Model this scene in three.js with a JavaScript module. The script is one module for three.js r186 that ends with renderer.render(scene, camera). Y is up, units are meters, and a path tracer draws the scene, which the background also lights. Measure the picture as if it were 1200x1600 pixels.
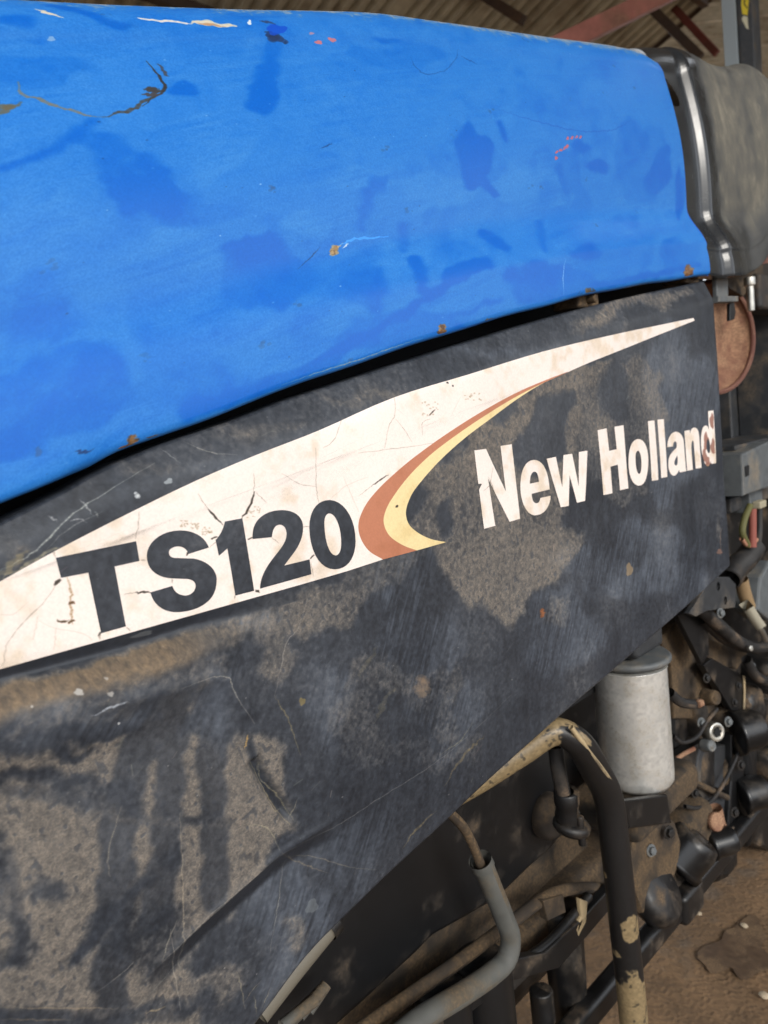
import * as THREE from 'three';
import { mergeGeometries } from 'three/addons/utils/BufferGeometryUtils.js';
import { TessellateModifier } from 'three/addons/modifiers/TessellateModifier.js';
import { RoundedBoxGeometry } from 'three/addons/geometries/RoundedBoxGeometry.js';

// ------------------------------------------------------------------ camera
// World: x runs along the tractor towards its rear, y is up, z points out of the tractor's side; the side panel lies about z = 0.
const V = (x, y, z) => new THREE.Vector3(x, y, z);
const F = 1186, CX = 600, CY = 800;                       // focal length and centre in photograph pixels (1200 x 1600)
const AX = V(1200, -267, F).normalize();                  // the tractor's x axis in (right, down, forward)
const UP0 = V(-1163, -10495, -F);
const AY = UP0.addScaledVector(AX, -UP0.dot(AX)).normalize();
const AZ = AX.clone().cross(AY);
const EYE = V(0, 1.3, 0.6);
const RIGHT = V(AX.x, AY.x, AZ.x), DOWN = V(AX.y, AY.y, AZ.y), FWD = V(AX.z, AY.z, AZ.z);
const scene = new THREE.Scene();
const camera = new THREE.PerspectiveCamera(2 * Math.atan(CY / F) * 180 / Math.PI, 0.75, 0.02, 500);
camera.position.copy(EYE);
camera.quaternion.setFromRotationMatrix(new THREE.Matrix4().makeBasis(RIGHT, DOWN.clone().negate(), FWD.clone().negate()));
camera.focus = 0.85; camera.userData.fStop = 6.5;
scene.add(camera);

// ------------------------------------------------------------------ light
const EXPOSURE = 1.72, SKY = 1.0, SUN = 1.2;
{
  const w = 256, h = 128, d = new Float32Array(w * h * 4);
  for (let y = 0; y < h; y++) for (let x = 0; x < w; x++) {
    const el = (y + 0.5) / h * Math.PI - Math.PI / 2, az = (x + 0.5) / w * 2 * Math.PI, s = Math.max(0, Math.sin(el));
    const cl = 1 + 0.10 * Math.sin(az * 3 + 5 * s) + 0.07 * Math.sin(az * 7 - 9 * s + 1) + 0.05 * Math.sin(az * 13 + 17 * s);
    const b = (1.05 + 0.35 * s) * cl, i = (y * w + x) * 4;
    d[i] = b * 0.95; d[i + 1] = b * 1.0; d[i + 2] = b * 1.07; d[i + 3] = 1;
  }
  const t = new THREE.DataTexture(d, w, h, THREE.RGBAFormat, THREE.FloatType);
  t.mapping = THREE.EquirectangularReflectionMapping; t.magFilter = THREE.LinearFilter; t.needsUpdate = true;
  scene.background = t; scene.environment = t; scene.backgroundIntensity = SKY; scene.environmentIntensity = SKY;
  const sun = new THREE.DirectionalLight(new THREE.Color(1, 0.95, 0.87), SUN);
  sun.position.set(-3, 6.2, 9.5); sun.target.position.set(0.6, 1.2, 0);
  sun.castShadow = true; sun.shadow.radius = 30; sun.shadow.mapSize.set(2048, 2048);
  Object.assign(sun.shadow.camera, { left: -5, right: 5, top: 5, bottom: -5, near: 0.5, far: 30 });
  scene.add(sun, sun.target);
}
const renderer = new THREE.WebGLRenderer({ antialias: true });
renderer.toneMapping = THREE.LinearToneMapping; renderer.toneMappingExposure = EXPOSURE; renderer.shadowMap.enabled = true;

// ------------------------------------------------------------------ small helpers
function rng(seed) { let a = seed >>> 0; return () => { a = (a + 0x6d2b79f5) | 0; let t = Math.imul(a ^ (a >>> 15), 1 | a); t = (t + Math.imul(t ^ (t >>> 7), 61 | t)) ^ t; return ((t ^ (t >>> 14)) >>> 0) / 4294967296; }; }
const clamp = (x, a = 0, b = 1) => x < a ? a : x > b ? b : x, mix = (a, b, t) => a + (b - a) * t;
const sst = (a, b, x) => { const t = clamp((x - a) / (b - a)); return t * t * (3 - 2 * t); };
const NT = new Float32Array(65536); { const r = rng(7); for (let i = 0; i < 65536; i++) NT[i] = r(); }
function noise(x, y, p = 256) {                           // value noise 0..1, period p
  let xi = Math.floor(x), yi = Math.floor(y); const fx = x - xi, fy = y - yi;
  xi = ((xi % p) + p) % p; yi = ((yi % p) + p) % p; const xj = (xi + 1) % p, yj = (yi + 1) % p;
  const u = fx * fx * (3 - 2 * fx), v = fy * fy * (3 - 2 * fy);
  const a = NT[yi * 256 + xi], b = NT[yi * 256 + xj], c = NT[yj * 256 + xi], d = NT[yj * 256 + xj];
  return a + (b - a) * u + (c - a + (a - b - c + d) * u) * v;
}
function fbm(x, y, n = 4, p = 256) { let s = 0, a = 0.5, t = 0, k = 1; for (let i = 0; i < n; i++) { s += a * noise(x * k + 17.3 * i, y * k + 5.1 * i, Math.min(256, p * k)); t += a; a *= 0.5; k *= 2; } return s / t; }
const ray = (px, py) => { const u = px - CX, v = py - CY; return V(u * AX.x + v * AX.y + F * AX.z, u * AY.x + v * AY.y + F * AY.z, u * AZ.x + v * AZ.y + F * AZ.z); };
const onZ = (px, py, z = 0) => { const r = ray(px, py); return r.multiplyScalar((z - EYE.z) / r.z).add(EYE); };    // a measured pixel carried to a plane of the tractor
const onX = (px, py, x) => { const r = ray(px, py); return r.multiplyScalar((x - EYE.x) / r.x).add(EYE); };
const onY = (px, py, y) => { const r = ray(px, py); return r.multiplyScalar((y - EYE.y) / r.y).add(EYE); };
const pts = (s) => s.trim().split(/\s+/).map((q) => q.split(',').map(Number));
function curveY(s, z) {                                   // measured edge -> y as a function of x
  const p = pts(s).map(([a, b]) => onZ(a, b, z)).sort((a, b) => a.x - b.x);
  const n = p.length, m = p.map((_, i) => { const a = p[Math.max(0, i - 1)], b = p[Math.min(n - 1, i + 1)]; return (b.y - a.y) / (b.x - a.x); });
  return (x) => {
    if (x <= p[0].x) return p[0].y + m[0] * (x - p[0].x);
    if (x >= p[n - 1].x) return p[n - 1].y + m[n - 1] * (x - p[n - 1].x);
    let i = 0; while (p[i + 1].x < x) i++;
    const h = p[i + 1].x - p[i].x, t = (x - p[i].x) / h, t2 = t * t, t3 = t2 * t;
    return (2 * t3 - 3 * t2 + 1) * p[i].y + (t3 - 2 * t2 + t) * h * m[i] + (3 * t2 - 2 * t3) * p[i + 1].y + (t3 - t2) * h * m[i + 1];
  };
}
const counts = {};
function numbered(name) { const n = counts[name] = (counts[name] ?? -1) + 1; return n ? name + '_' + String(n).padStart(3, '0') : name; }
function thing(name, label, category, group) {
  const o = new THREE.Group(); o.name = numbered(name); o.userData = { label, category }; if (group) o.userData.group = group; scene.add(o); return o;
}
function part(name, geo, mat, parent, label) {
  const g = Array.isArray(geo) ? mergeGeometries(geo.map((x) => { const q = x.index ? x.toNonIndexed() : x.clone(); for (const k of Object.keys(q.attributes)) if (!['position', 'normal', 'uv'].includes(k)) q.deleteAttribute(k); return q; })) : geo;
  const o = new THREE.Mesh(g, mat); o.name = name; o.castShadow = o.receiveShadow = true; if (label) o.userData.label = label; parent.add(o); return o;
}
function boxUV(g) {                                       // uv in metres by the dominant direction of each face
  const q = g.index ? g.toNonIndexed() : g; const p = q.attributes.position, n = q.attributes.normal, uv = new Float32Array(p.count * 2);
  for (let i = 0; i < p.count; i += 3) {
    const nx = Math.abs(n.getX(i) + n.getX(i + 1) + n.getX(i + 2)), ny = Math.abs(n.getY(i) + n.getY(i + 1) + n.getY(i + 2)), nz = Math.abs(n.getZ(i) + n.getZ(i + 1) + n.getZ(i + 2));
    for (let k = i; k < i + 3; k++) {
      const x = p.getX(k), y = p.getY(k), z = p.getZ(k);
      const c = nz >= nx && nz >= ny ? [x, y] : nx >= ny ? [z, y] : [x, z];
      uv[k * 2] = c[0]; uv[k * 2 + 1] = c[1];
    }
  }
  q.setAttribute('uv', new THREE.BufferAttribute(uv, 2)); return q;
}
function gridGeo(nu, nv, f, uvf) {                        // f(i, j) -> [x, y, z]
  const pos = [], uv = [], idx = [];
  for (let j = 0; j <= nv; j++) for (let i = 0; i <= nu; i++) { const p = f(i, j); pos.push(p[0], p[1], p[2]); const q = uvf(i, j, p); uv.push(q[0], q[1]); }
  for (let j = 0; j < nv; j++) for (let i = 0; i < nu; i++) { const a = j * (nu + 1) + i, b = a + 1, c = a + nu + 1, d = c + 1; idx.push(a, b, d, a, d, c); }
  const g = new THREE.BufferGeometry(); g.setAttribute('position', new THREE.Float32BufferAttribute(pos, 3)); g.setAttribute('uv', new THREE.Float32BufferAttribute(uv, 2)); g.setIndex(idx); g.computeVertexNormals(); return g;
}
const box = (x0, x1, y0, y1, z0, z1, r = 0.004) => { const g = new RoundedBoxGeometry(x1 - x0, y1 - y0, z1 - z0, 2, Math.min(r, (x1 - x0) / 2.1, (y1 - y0) / 2.1, (z1 - z0) / 2.1)); g.translate((x0 + x1) / 2, (y0 + y1) / 2, (z0 + z1) / 2); return boxUV(g); };
function tube(points, r, seg = 40, rad = 14) { const c = new THREE.CatmullRomCurve3(points, false, 'centripetal'); const g = new THREE.TubeGeometry(c, seg, r, rad, false); const L = c.getLength(), uv = g.attributes.uv; for (let i = 0; i < uv.count; i++) uv.setXY(i, uv.getX(i) * L, uv.getY(i) * 2 * Math.PI * r); return g; }
const tubePx = (s, z, r, seg, rad) => tube(pts(s).map(([a, b, zz]) => onZ(a, b, zz ?? z)), r, seg, rad);
function lathe(profile, at, axis, seg = 28) {             // profile: [radius, along] pairs
  const g = new THREE.LatheGeometry(profile.map(([r, h]) => new THREE.Vector2(r, h)), seg);
  g.applyQuaternion(new THREE.Quaternion().setFromUnitVectors(V(0, 1, 0), axis.clone().normalize())); g.translate(at.x, at.y, at.z);
  const uv = g.attributes.uv, R = Math.max(...profile.map((p) => p[0])), n = profile.length, al = [0]; for (let k = 1; k < n; k++) al.push(al[k - 1] + Math.hypot(profile[k][0] - profile[k - 1][0], profile[k][1] - profile[k - 1][1]));
  for (let i = 0; i < uv.count; i++) uv.setXY(i, uv.getX(i) * 2 * Math.PI * R, al[i % n]); return g;
}
const disc = (r, h, c = 0.002) => [[0, -h / 2], [r - c, -h / 2], [r, -h / 2 + c], [r, h / 2 - c], [r - c, h / 2], [0, h / 2]];
function platePx(s, z, thick, holes = [], bevel = 0.002) {   // a plate lying in a plane of constant z, outline measured in the photograph
  const sh = new THREE.Shape(pts(s).map(([a, b]) => { const p = onZ(a, b, z); return new THREE.Vector2(p.x, p.y); }));
  for (const [a, b, r] of holes) { const p = onZ(a, b, z); const h = new THREE.Path(); h.absarc(p.x, p.y, r, 0, Math.PI * 2, true); sh.holes.push(h); }
  const g = new THREE.ExtrudeGeometry(sh, { depth: thick, bevelEnabled: true, bevelThickness: bevel, bevelSize: bevel, bevelSegments: 2, curveSegments: 16 });
  g.translate(0, 0, z - thick); return boxUV(g);
}

// ------------------------------------------------------------------ textures
const texOf = (cv, srgb = true, rep) => { const t = new THREE.CanvasTexture(cv); if (srgb) t.colorSpace = THREE.SRGBColorSpace; if (rep) { t.wrapS = t.wrapT = THREE.RepeatWrapping; t.repeat.set(rep, rep); } t.anisotropy = 8; return t; };
const canvas = (w, h) => { const c = document.createElement('canvas'); c.width = w; c.height = h; return c; };
const b8 = (v) => v < 0 ? 0 : v > 255 ? 255 : v;
function pixelCanvas(w, h, f, out = [0, 0, 0]) {
  const c = canvas(w, h), x = c.getContext('2d'), im = x.createImageData(w, h), d = im.data;
  for (let j = 0; j < h; j++) for (let i = 0; i < w; i++) { f(i, j, out); const k = (j * w + i) * 4; d[k] = b8(out[0]); d[k + 1] = b8(out[1]); d[k + 2] = b8(out[2]); d[k + 3] = 255; }
  x.putImageData(im, 0, 0); return c;
}
// grimy metal: base colour with patches of settled dirt (sRGB 0..255); tile is its size in metres
function grime(base, dust, amount, o = {}) {
  const { tile = 0.4, n = 512, seed = 0, rough = 0.5, dustRough = 0.95, bump = 0.0006, metal = 0, cells = 6, spot = 0.2, soft = 0.22 } = o, R = new Float32Array(n * n);
  const col = pixelCanvas(n, n, (i, j, c) => {
    const u = i / n * cells, v = j / n * cells, q = fbm(u + seed * 3.7, v + seed * 1.9, 5, cells), f = noise(u * 24 + seed, v * 24, cells * 24 > 256 ? 256 : cells * 24), g = fbm(u * 5 + 9, v * 5 + seed, 2, cells * 5);
    let m = sst(1 - amount - soft, 1 - amount + soft, q + (g - 0.5) * spot) * (0.7 + 0.3 * f);
    R[j * n + i] = m;
    const w = 0.85 + 0.3 * f, s = 0.9 + 0.2 * g;
    for (let k = 0; k < 3; k++) c[k] = mix(base[k] * s, dust[k] * w, m);
  });
  const aux = pixelCanvas(n, n, (i, j, c) => { const m = R[j * n + i]; c[0] = 90 + 110 * m; c[1] = 255 * mix(rough, dustRough, m); c[2] = 255 * metal * (1 - m); });
  const mp = texOf(col, true, 1 / tile), ax = texOf(aux, false, 1 / tile);
  return new THREE.MeshStandardMaterial({ map: mp, roughnessMap: ax, roughness: 1, metalnessMap: metal && !o.even ? ax : null, metalness: o.even ? metal : metal ? 1 : 0, bumpMap: ax, bumpScale: bump });
}
const DUST = [98, 80, 60];
const M = {
  oily: grime([24, 23, 23], DUST, 0.32, { seed: 1, rough: 0.42 }),
  black: grime([20, 20, 21], DUST, 0.2, { seed: 2, rough: 0.4 }),
  dusty: grime([36, 31, 26], [84, 68, 49], 0.55, { seed: 3, rough: 0.8 }),
  brown: grime([48, 40, 32], [92, 74, 52], 0.5, { seed: 4, rough: 0.85 }),
  grey: grime([92, 96, 98], [124, 112, 96], 0.3, { seed: 5, rough: 0.5 }),
  darkgrey: grime([50, 52, 55], [100, 88, 74], 0.28, { seed: 6, rough: 0.5 }),
  silver: grime([228, 226, 220], [186, 180, 168], 0.26, { seed: 7, rough: 0.34, dustRough: 0.5, even: true, metal: 0.6, tile: 0.16, cells: 5, spot: 0.5, bump: 0.0003 }),
  steel: grime([190, 188, 180], [130, 112, 90], 0.25, { seed: 8, rough: 0.35, metal: 0.9 }),
  hose: grime([84, 84, 80], [92, 78, 60], 0.36, { seed: 9, rough: 0.7 }),
  rubber: grime([34, 33, 33], [98, 82, 66], 0.34, { seed: 10, rough: 0.6 }),
  rust: grime([118, 78, 60], [150, 118, 92], 0.5, { seed: 11, rough: 0.8 }),
  rustedge: grime([104, 66, 56], [150, 118, 96], 0.3, { seed: 12, rough: 0.8 }),
  worn: grime([32, 31, 31], [176, 158, 122], 0.2, { seed: 13, rough: 0.42, dustRough: 0.55, tile: 0.6, cells: 5, spot: 0.2 }),
  tan: grime([170, 150, 116], [60, 52, 44], 0.25, { seed: 14, rough: 0.5 }),
  gloss: grime([20, 20, 21], [74, 62, 48], 0.34, { seed: 15, rough: 0.3 }),
  hole: new THREE.MeshStandardMaterial({ color: new THREE.Color(0.006, 0.006, 0.007), roughness: 0.9 }),  // near-black that stands for the shade inside gaps, slots and sockets
};
const plain = (r, g, b, rough = 0.6, metal = 0) => new THREE.MeshStandardMaterial({ color: new THREE.Color().setRGB(r / 255, g / 255, b / 255, THREE.SRGBColorSpace), roughness: rough, metalness: metal });

// ------------------------------------------------------------------ outlines of hood and panel, measured in the photograph
const X_END = 1.541;
const panelTop = curveY('0,812 100,762 150,734 250,692 350,659 450,622 500,606 617,568 733,532 850,497 920,478 1000,459 1110,436', -0.018);
const panelBottom = curveY('435,1600 500,1505 600,1395 690,1305 790,1205 905,1100 1000,1015 1100,925 1140,886', 0);
const hoodBottom = curveY('0,787 100,748 165,714 250,681 350,646 450,607 500,588 617,549 733,511 850,478 920,460 996,445 1107,429', 0);
const hoodTop = curveY('0,-30 200,-16 400,-5 600,4 700,19 870,47 1000,69 1035,88', -0.075);

// the side panel's relief: z as a function of (x, y)
function line(s) {                                        // signed distance below a polyline (positive below), and the share of the way along it
  const p = pts(s).map(([a, b]) => onZ(a, b, 0)), seg = []; let L = 0;
  for (let i = 0; i + 1 < p.length; i++) { const dx = p[i + 1].x - p[i].x, dy = p[i + 1].y - p[i].y, l = Math.hypot(dx, dy); seg.push([p[i].x, p[i].y, dx / l, dy / l, l, L]); L += l; }
  return (x, y) => {
    let best = 1e9, out = [9, 0];
    for (const [ax, ay, dx, dy, l, at] of seg) {
      const t = clamp((x - ax) * dx + (y - ay) * dy, 0, l), qx = x - ax - dx * t, qy = y - ay - dy * t, d = Math.hypot(qx, qy);
      if (d < best) { best = d; const side = (x - ax) * dy - (y - ay) * dx; out = [side > 0 ? d : -d, (at + t) / L]; }
    }
    return out;
  };
}
const ledge = line('-260,1135 0,1070 200,1018 300,985 440,946'), crease = line('215,1555 240,1528 330,1440 435,1342 560,1262 700,1166 800,1085'),
  gouge = line('384,1140 398,1188 425,1235 462,1288'), ridge = line('150,1098 270,1072 328,1056 352,1062 398,1132'), crease2 = line('-40,1606 120,1592 240,1600');
const dent = line('384,960 300,1000 380,1055 430,1010');
function relief(x, y) {
  let z = 0;
  const up = y - (panelTop(x) - mix(0.022, 0.040, sst(0.15, 0.6, x))); z -= 0.45 * 0.5 * (up + Math.sqrt(up * up + 0.006 * 0.006));
  const low = Math.max(0, 1.0 - y); z -= 0.30 * low * low;
  if (x < 0.75) {
    let [s, t] = ledge(x, y); const f = Math.pow(1 - sst(0.55, 1, t), 1);
    z += f * (0.021 * sst(0, 0.017, s) * (1 - sst(0.020, 0.085, s)) - 0.004 * Math.exp(-(((s + 0.004) / 0.006) ** 2)));
    if (y < 1.0) {
      [s, t] = crease(x, y); const k = sst(0, 0.1, t) * (1 - sst(0.36, 0.46, t));
      z -= k * 0.010 * sst(-0.002, 0.022, s) * Math.exp(-Math.max(0, s - 0.022) / 0.05); z += (0.25 + k) * 0.0016 * Math.exp(-(((s + 0.002) / 0.004) ** 2)) * (1 - sst(0.9, 1, t)) * sst(0, 0.05, t);
      [s, t] = gouge(x, y); z -= 0.009 * Math.exp(-((s / 0.0055) ** 2)) * sst(0, 0.2, t) * (1 - sst(0.8, 1, t)); z += 0.0015 * Math.exp(-(((s + 0.008) / 0.004) ** 2)) * sst(0, 0.2, t) * (1 - sst(0.8, 1, t));
    }
    [s, t] = ridge(x, y); z += 0.0035 * Math.exp(-((s / 0.007) ** 2)) * sst(0, 0.15, t) * (1 - sst(0.9, 1, t));
  } else { const [s, t] = crease(x, y); z += 0.0006 * Math.exp(-((s / 0.004) ** 2)) * (1 - sst(0.9, 1, t)); }
  z += 0.0046 * (fbm(x / 0.16 + 3, y / 0.16, 2) - 0.5) + 0.0012 * (fbm(x / 0.04, y / 0.04 + 7, 2) - 0.5) * (0.4 + 0.6 * sst(1.12, 1.0, y));
  return z;
}

// ------------------------------------------------------------------ painting surfaces: canvases laid out in metres over the panel
function sheet(X0, X1, Y0, Y1, w, h) {
  const q = { X0, X1, Y0, Y1, w, h, cx: (x) => (x - X0) / (X1 - X0) * w, cy: (y) => (Y1 - y) / (Y1 - Y0) * h, uv: (x, y) => [(x - X0) / (X1 - X0), (y - Y0) / (Y1 - Y0)], x: (i) => X0 + (i + 0.5) / w * (X1 - X0), y: (j) => Y1 - (j + 0.5) / h * (Y1 - Y0) };
  q.mm = (m) => m / 1000 / (Y1 - Y0) * h;
  return q;
}
function stroke(ctx, sh, s, mm, color, at = onZ, taper = true, wob = 0.6, seed = 1) {     // a scratch or smear through measured points, width in millimetres
  const p = pts(s).map(([a, b]) => { const q = at(a, b, 0); return V(sh.cx(q.x), sh.cy(q.y), 0); });
  const c = p.length > 2 ? new THREE.CatmullRomCurve3(p, false, 'centripetal') : new THREE.LineCurve3(p[0], p[1]), n = Math.max(8, Math.round(c.getLength() / 7)), r = rng(seed * 77 + s.length);
  ctx.strokeStyle = color; ctx.lineCap = 'round';
  let prev = c.getPoint(0);
  for (let i = 1; i <= n; i++) {
    const q = c.getPoint(i / n); q.x += (r() - 0.5) * wob * sh.mm(mm + 0.5); q.y += (r() - 0.5) * wob * sh.mm(mm + 0.5);
    ctx.lineWidth = Math.max(0.6, sh.mm(mm) * (taper ? Math.sin(Math.PI * clamp((i - 0.5) / n, 0.06, 0.94)) * 0.9 + 0.15 : 1) * (0.7 + 0.6 * r()));
    ctx.beginPath(); ctx.moveTo(prev.x, prev.y); ctx.lineTo(q.x, q.y); ctx.stroke(); prev = q;
  }
}
function blot(ctx, sh, px, py, rx, ry, color, at = onZ, rot = 0, seed = 3) {             // an uneven patch with radii in photograph pixels
  const r = rng(seed + px * 13 + py), n = 18, ph = r() * 6;
  ctx.fillStyle = color; ctx.beginPath();
  for (let i = 0; i <= n; i++) { const a = i / n * Math.PI * 2, k = 1 + 0.16 * Math.sin(a * 3 + ph) + 0.10 * Math.sin(a * 5 + 2 * ph), ca = Math.cos(a) * rx * k, sa = Math.sin(a) * ry * k, q = at(px + ca * Math.cos(rot) - sa * Math.sin(rot), py + ca * Math.sin(rot) + sa * Math.cos(rot), 0); ctx.lineTo(sh.cx(q.x), sh.cy(q.y)); }
  ctx.fill();
}
function chip(ctx, sh, px, py, rx, ry, tones, at = onZ) { const r = rng(px * 7 + py); for (let i = 0; i < 26; i++) { const a = r() * 6.28, d = Math.sqrt(r()), k = 0.18 + 0.32 * r(); blot(ctx, sh, px + Math.cos(a) * d * rx * 0.8, py + Math.sin(a) * d * ry * 0.8, rx * k, ry * k, tones[i % tones.length], at, r() * 3, i); } }
function poly(ctx, sh, s, color, at = onZ) { ctx.fillStyle = color; ctx.beginPath(); for (const [a, b] of pts(s)) { const q = at(a, b, 0); ctx.lineTo(sh.cx(q.x), sh.cy(q.y)); } ctx.fill(); }
function softMask(sh, draw, blurPasses = 2, n = 384) {             // a low-resolution hand-painted mask, softened; returns a sampler 0..1 of (x, y) in metres
  const c = canvas(n, n), m = sheet(sh.X0, sh.X1, sh.Y0, sh.Y1, n, n), ctx = c.getContext('2d'); ctx.fillStyle = '#000'; ctx.fillRect(0, 0, n, n); draw(ctx, m);
  const d = ctx.getImageData(0, 0, n, n).data; let a = new Float32Array(n * n); for (let i = 0; i < n * n; i++) a[i] = d[i * 4] / 255;
  for (let k = 0; k < blurPasses; k++) { const b = new Float32Array(n * n); for (let j = 0; j < n; j++) for (let i = 0; i < n; i++) { let s = 0; for (let y = -1; y <= 1; y++) for (let x = -1; x <= 1; x++) s += a[clamp(j + y, 0, n - 1) * n + clamp(i + x, 0, n - 1)]; b[j * n + i] = s / 9; } a = b; }
  return (x, y) => { const u = clamp((x - sh.X0) / (sh.X1 - sh.X0) * n - 0.5, 0, n - 1.001), v = clamp((sh.Y1 - y) / (sh.Y1 - sh.Y0) * n - 0.5, 0, n - 1.001), i = Math.floor(u), j = Math.floor(v), fx = u - i, fy = v - j, k = j * n + i; return mix(mix(a[k], a[k + 1], fx), mix(a[k + n], a[k + n + 1], fx), fy); };
}

// the black side panel: faded plastic, wiped and scratched brown dust
const PS = sheet(-0.08, 1.56, 0.50, 1.56, 2048, 2048);
const panelMat = (() => {
  const grey = (v) => `rgb(${v},${v},${v})`;
  const dustMask = softMask(PS, (c, m) => {
    poly(c, m, '-200,1190 0,1180 90,1165 190,1150 240,1080 285,1060 300,1160 420,1130 450,1200 480,1290 430,1330 400,1420 330,1460 300,1500 330,1700 -200,1700', grey(235));
    poly(c, m, '-100,1100 0,1060 150,1020 300,975 470,905 640,870 560,960 470,985 330,1000 160,1070 0,1105', grey(150));
    poly(c, m, '0,1105 160,1070 330,1010 330,1060 200,1100 0,1170', grey(85));
    poly(c, m, '655,860 600,800 640,730 720,650 850,600 905,560 960,560 930,640 955,700 905,790 930,830 900,880 850,920 790,980 730,960 700,900', grey(175));
    poly(c, m, '900,600 1010,560 1040,600 1000,640 1040,700 1000,770 920,850', grey(110));
    poly(c, m, '560,850 660,860 640,900 500,940', grey(120));
    poly(c, m, '700,640 930,530 1000,505 900,560 820,610', grey(130));
    poly(c, m, '960,470 1090,440 1095,455 930,505 880,520', grey(150));
    for (const [x, y, a, b, v] of [[430, 1020, 40, 40, 120], [600, 1050, 70, 40, 95], [690, 1090, 40, 60, 85], [240, 1480, 60, 60, 110], [470, 1480, 20, 30, 140], [350, 1550, 40, 30, 130], [870, 960, 16, 30, 110], [1020, 640, 20, 26, 120], [560, 1130, 40, 60, 70], [640, 1180, 120, 30, 60], [1000, 760, 14, 26, 120], [1125, 830, 4, 20, 120], [230, 735, 50, 14, 80], [400, 670, 80, 14, 80], [590, 620, 80, 10, 90], [30, 860, 30, 30, 110]]) blot(c, m, x, y, a, b, grey(v));
    // wiped clean: finger and cloth strokes
    for (const [s, w] of [['0,1225 120,1245 210,1262', 10], ['8,1320 20,1420 30,1500', 8], ['80,1350 100,1400 60,1390', 8], ['150,1470 210,1390', 10], ['0,1598 300,1600', 12], ['120,1190 30,1180', 9], ['235,1285 350,1290', 5], ['395,1060 450,1200 480,1300', 14]]) stroke(c, m, s, w, '#000', onZ, false, 0.2);
    for (const [x, y, a, b, r] of [[850, 690, 36, 70, 0.2], [790, 640, 14, 20, 0], [700, 690, 30, 20, -0.6], [820, 720, 10, 26, 0], [905, 800, 24, 40, 0.1], [640, 780, 18, 40, 0.3], [700, 810, 10, 30, 0.4], [880, 640, 16, 30, 0.2], [945, 830, 26, 60, 0], [960, 620, 20, 40, 0], [250, 1350, 14, 26, 0], [100, 1420, 20, 12, 0]]) blot(c, m, x, y, a, b, '#000', onZ, r);
  }, 2);
  const wipe = softMask(PS, (c, m) => {                   // cloth and finger strokes through the dust, crisp edged
    for (const [s, w, v] of [['232,1095 218,1165 204,1215 193,1258 184,1388 178,1588 176,1680', 19, 235], ['277,1080 270,1170 265,1258 251,1388 244,1448', 18, 230], ['336,1100 333,1190 335,1258 338,1363 340,1412', 17, 225], ['180,1278 260,1284 352,1286', 6, 150], ['0,1232 110,1250 190,1266', 7, 150], ['12,1330 24,1420 30,1480', 6, 170], ['150,1475 185,1425 212,1380', 9, 190], ['0,1592 300,1598', 9, 170], ['205,1480 235,1430', 8, 180]]) stroke(c, m, s, w, grey(v), onZ, false, 0.12);
  }, 1, 900);
  const scuffSheen = softMask(PS, (c, m) => {                   // scuffs and fading, with sky sheen and dent highlights painted in
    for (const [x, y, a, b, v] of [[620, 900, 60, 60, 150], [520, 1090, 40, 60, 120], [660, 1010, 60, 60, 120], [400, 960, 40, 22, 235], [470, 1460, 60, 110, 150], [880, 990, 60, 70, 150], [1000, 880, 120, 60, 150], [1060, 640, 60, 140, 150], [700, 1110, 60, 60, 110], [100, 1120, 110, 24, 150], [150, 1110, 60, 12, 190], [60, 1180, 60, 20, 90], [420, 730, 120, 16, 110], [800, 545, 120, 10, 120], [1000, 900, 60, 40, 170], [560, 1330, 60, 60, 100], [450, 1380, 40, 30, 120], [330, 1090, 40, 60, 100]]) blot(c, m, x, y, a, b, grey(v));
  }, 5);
  const n = PS.w, D = new Float32Array(n * n), A = new Float32Array(n * n);
  const col = pixelCanvas(n, n, (i, j, c) => {
    const x = PS.x(i), y = PS.y(j), w1 = fbm(x / 0.018, y / 0.018, 3) - 0.5, w2 = fbm(x / 0.018 + 40, y / 0.018 + 9, 3) - 0.5;
    const w3 = fbm(x / 0.05 + 11, y / 0.05, 3) - 0.5, w4 = fbm(x / 0.05 + 71, y / 0.05 + 5, 3) - 0.5, wx = x + w1 * 0.010 + w3 * 0.045, wy = y + w2 * 0.010 + w4 * 0.045, m = dustMask(wx, wy), fine = noise(x / 0.0011, y / 0.0011), mid = fbm(x / 0.0042 + 5, y / 0.0042, 3), pit = noise((x + y * 0.25) / 0.0042, (y - x * 0.3) / 0.0055), big = fbm(x / 0.09, y / 0.09 + 3, 4);
    let dust = sst(0.02, 0.86, m * 0.98 + (mid - 0.5) * 0.34 + (big - 0.5) * 0.6) * (0.82 + 0.4 * (mid - 0.4));
    dust *= 1 - 0.6 * sst(0.74, 0.88, pit) * (0.4 + mid); dust *= 0.74 + 0.26 * fine;
    const wp = wipe(x + w1 * 0.0025, y + w2 * 0.0025); dust *= 1 - wp * 0.92;
    let bare = 0, brown = 0, pale = 0;
    if (x < 0.75 && y < 1.2) {                             // shade in crease and gouge painted as dark bare bands; the ledge carries dust
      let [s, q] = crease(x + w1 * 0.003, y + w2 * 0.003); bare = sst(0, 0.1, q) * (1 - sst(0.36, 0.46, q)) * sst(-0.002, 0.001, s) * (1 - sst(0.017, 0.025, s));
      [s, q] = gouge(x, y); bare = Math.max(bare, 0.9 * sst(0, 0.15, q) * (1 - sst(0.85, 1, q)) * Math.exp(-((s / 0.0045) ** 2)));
      [s, q] = ledge(x, y); const e = s + w1 * 0.008, g = 1 - sst(0.62, 0.95, q);
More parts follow.
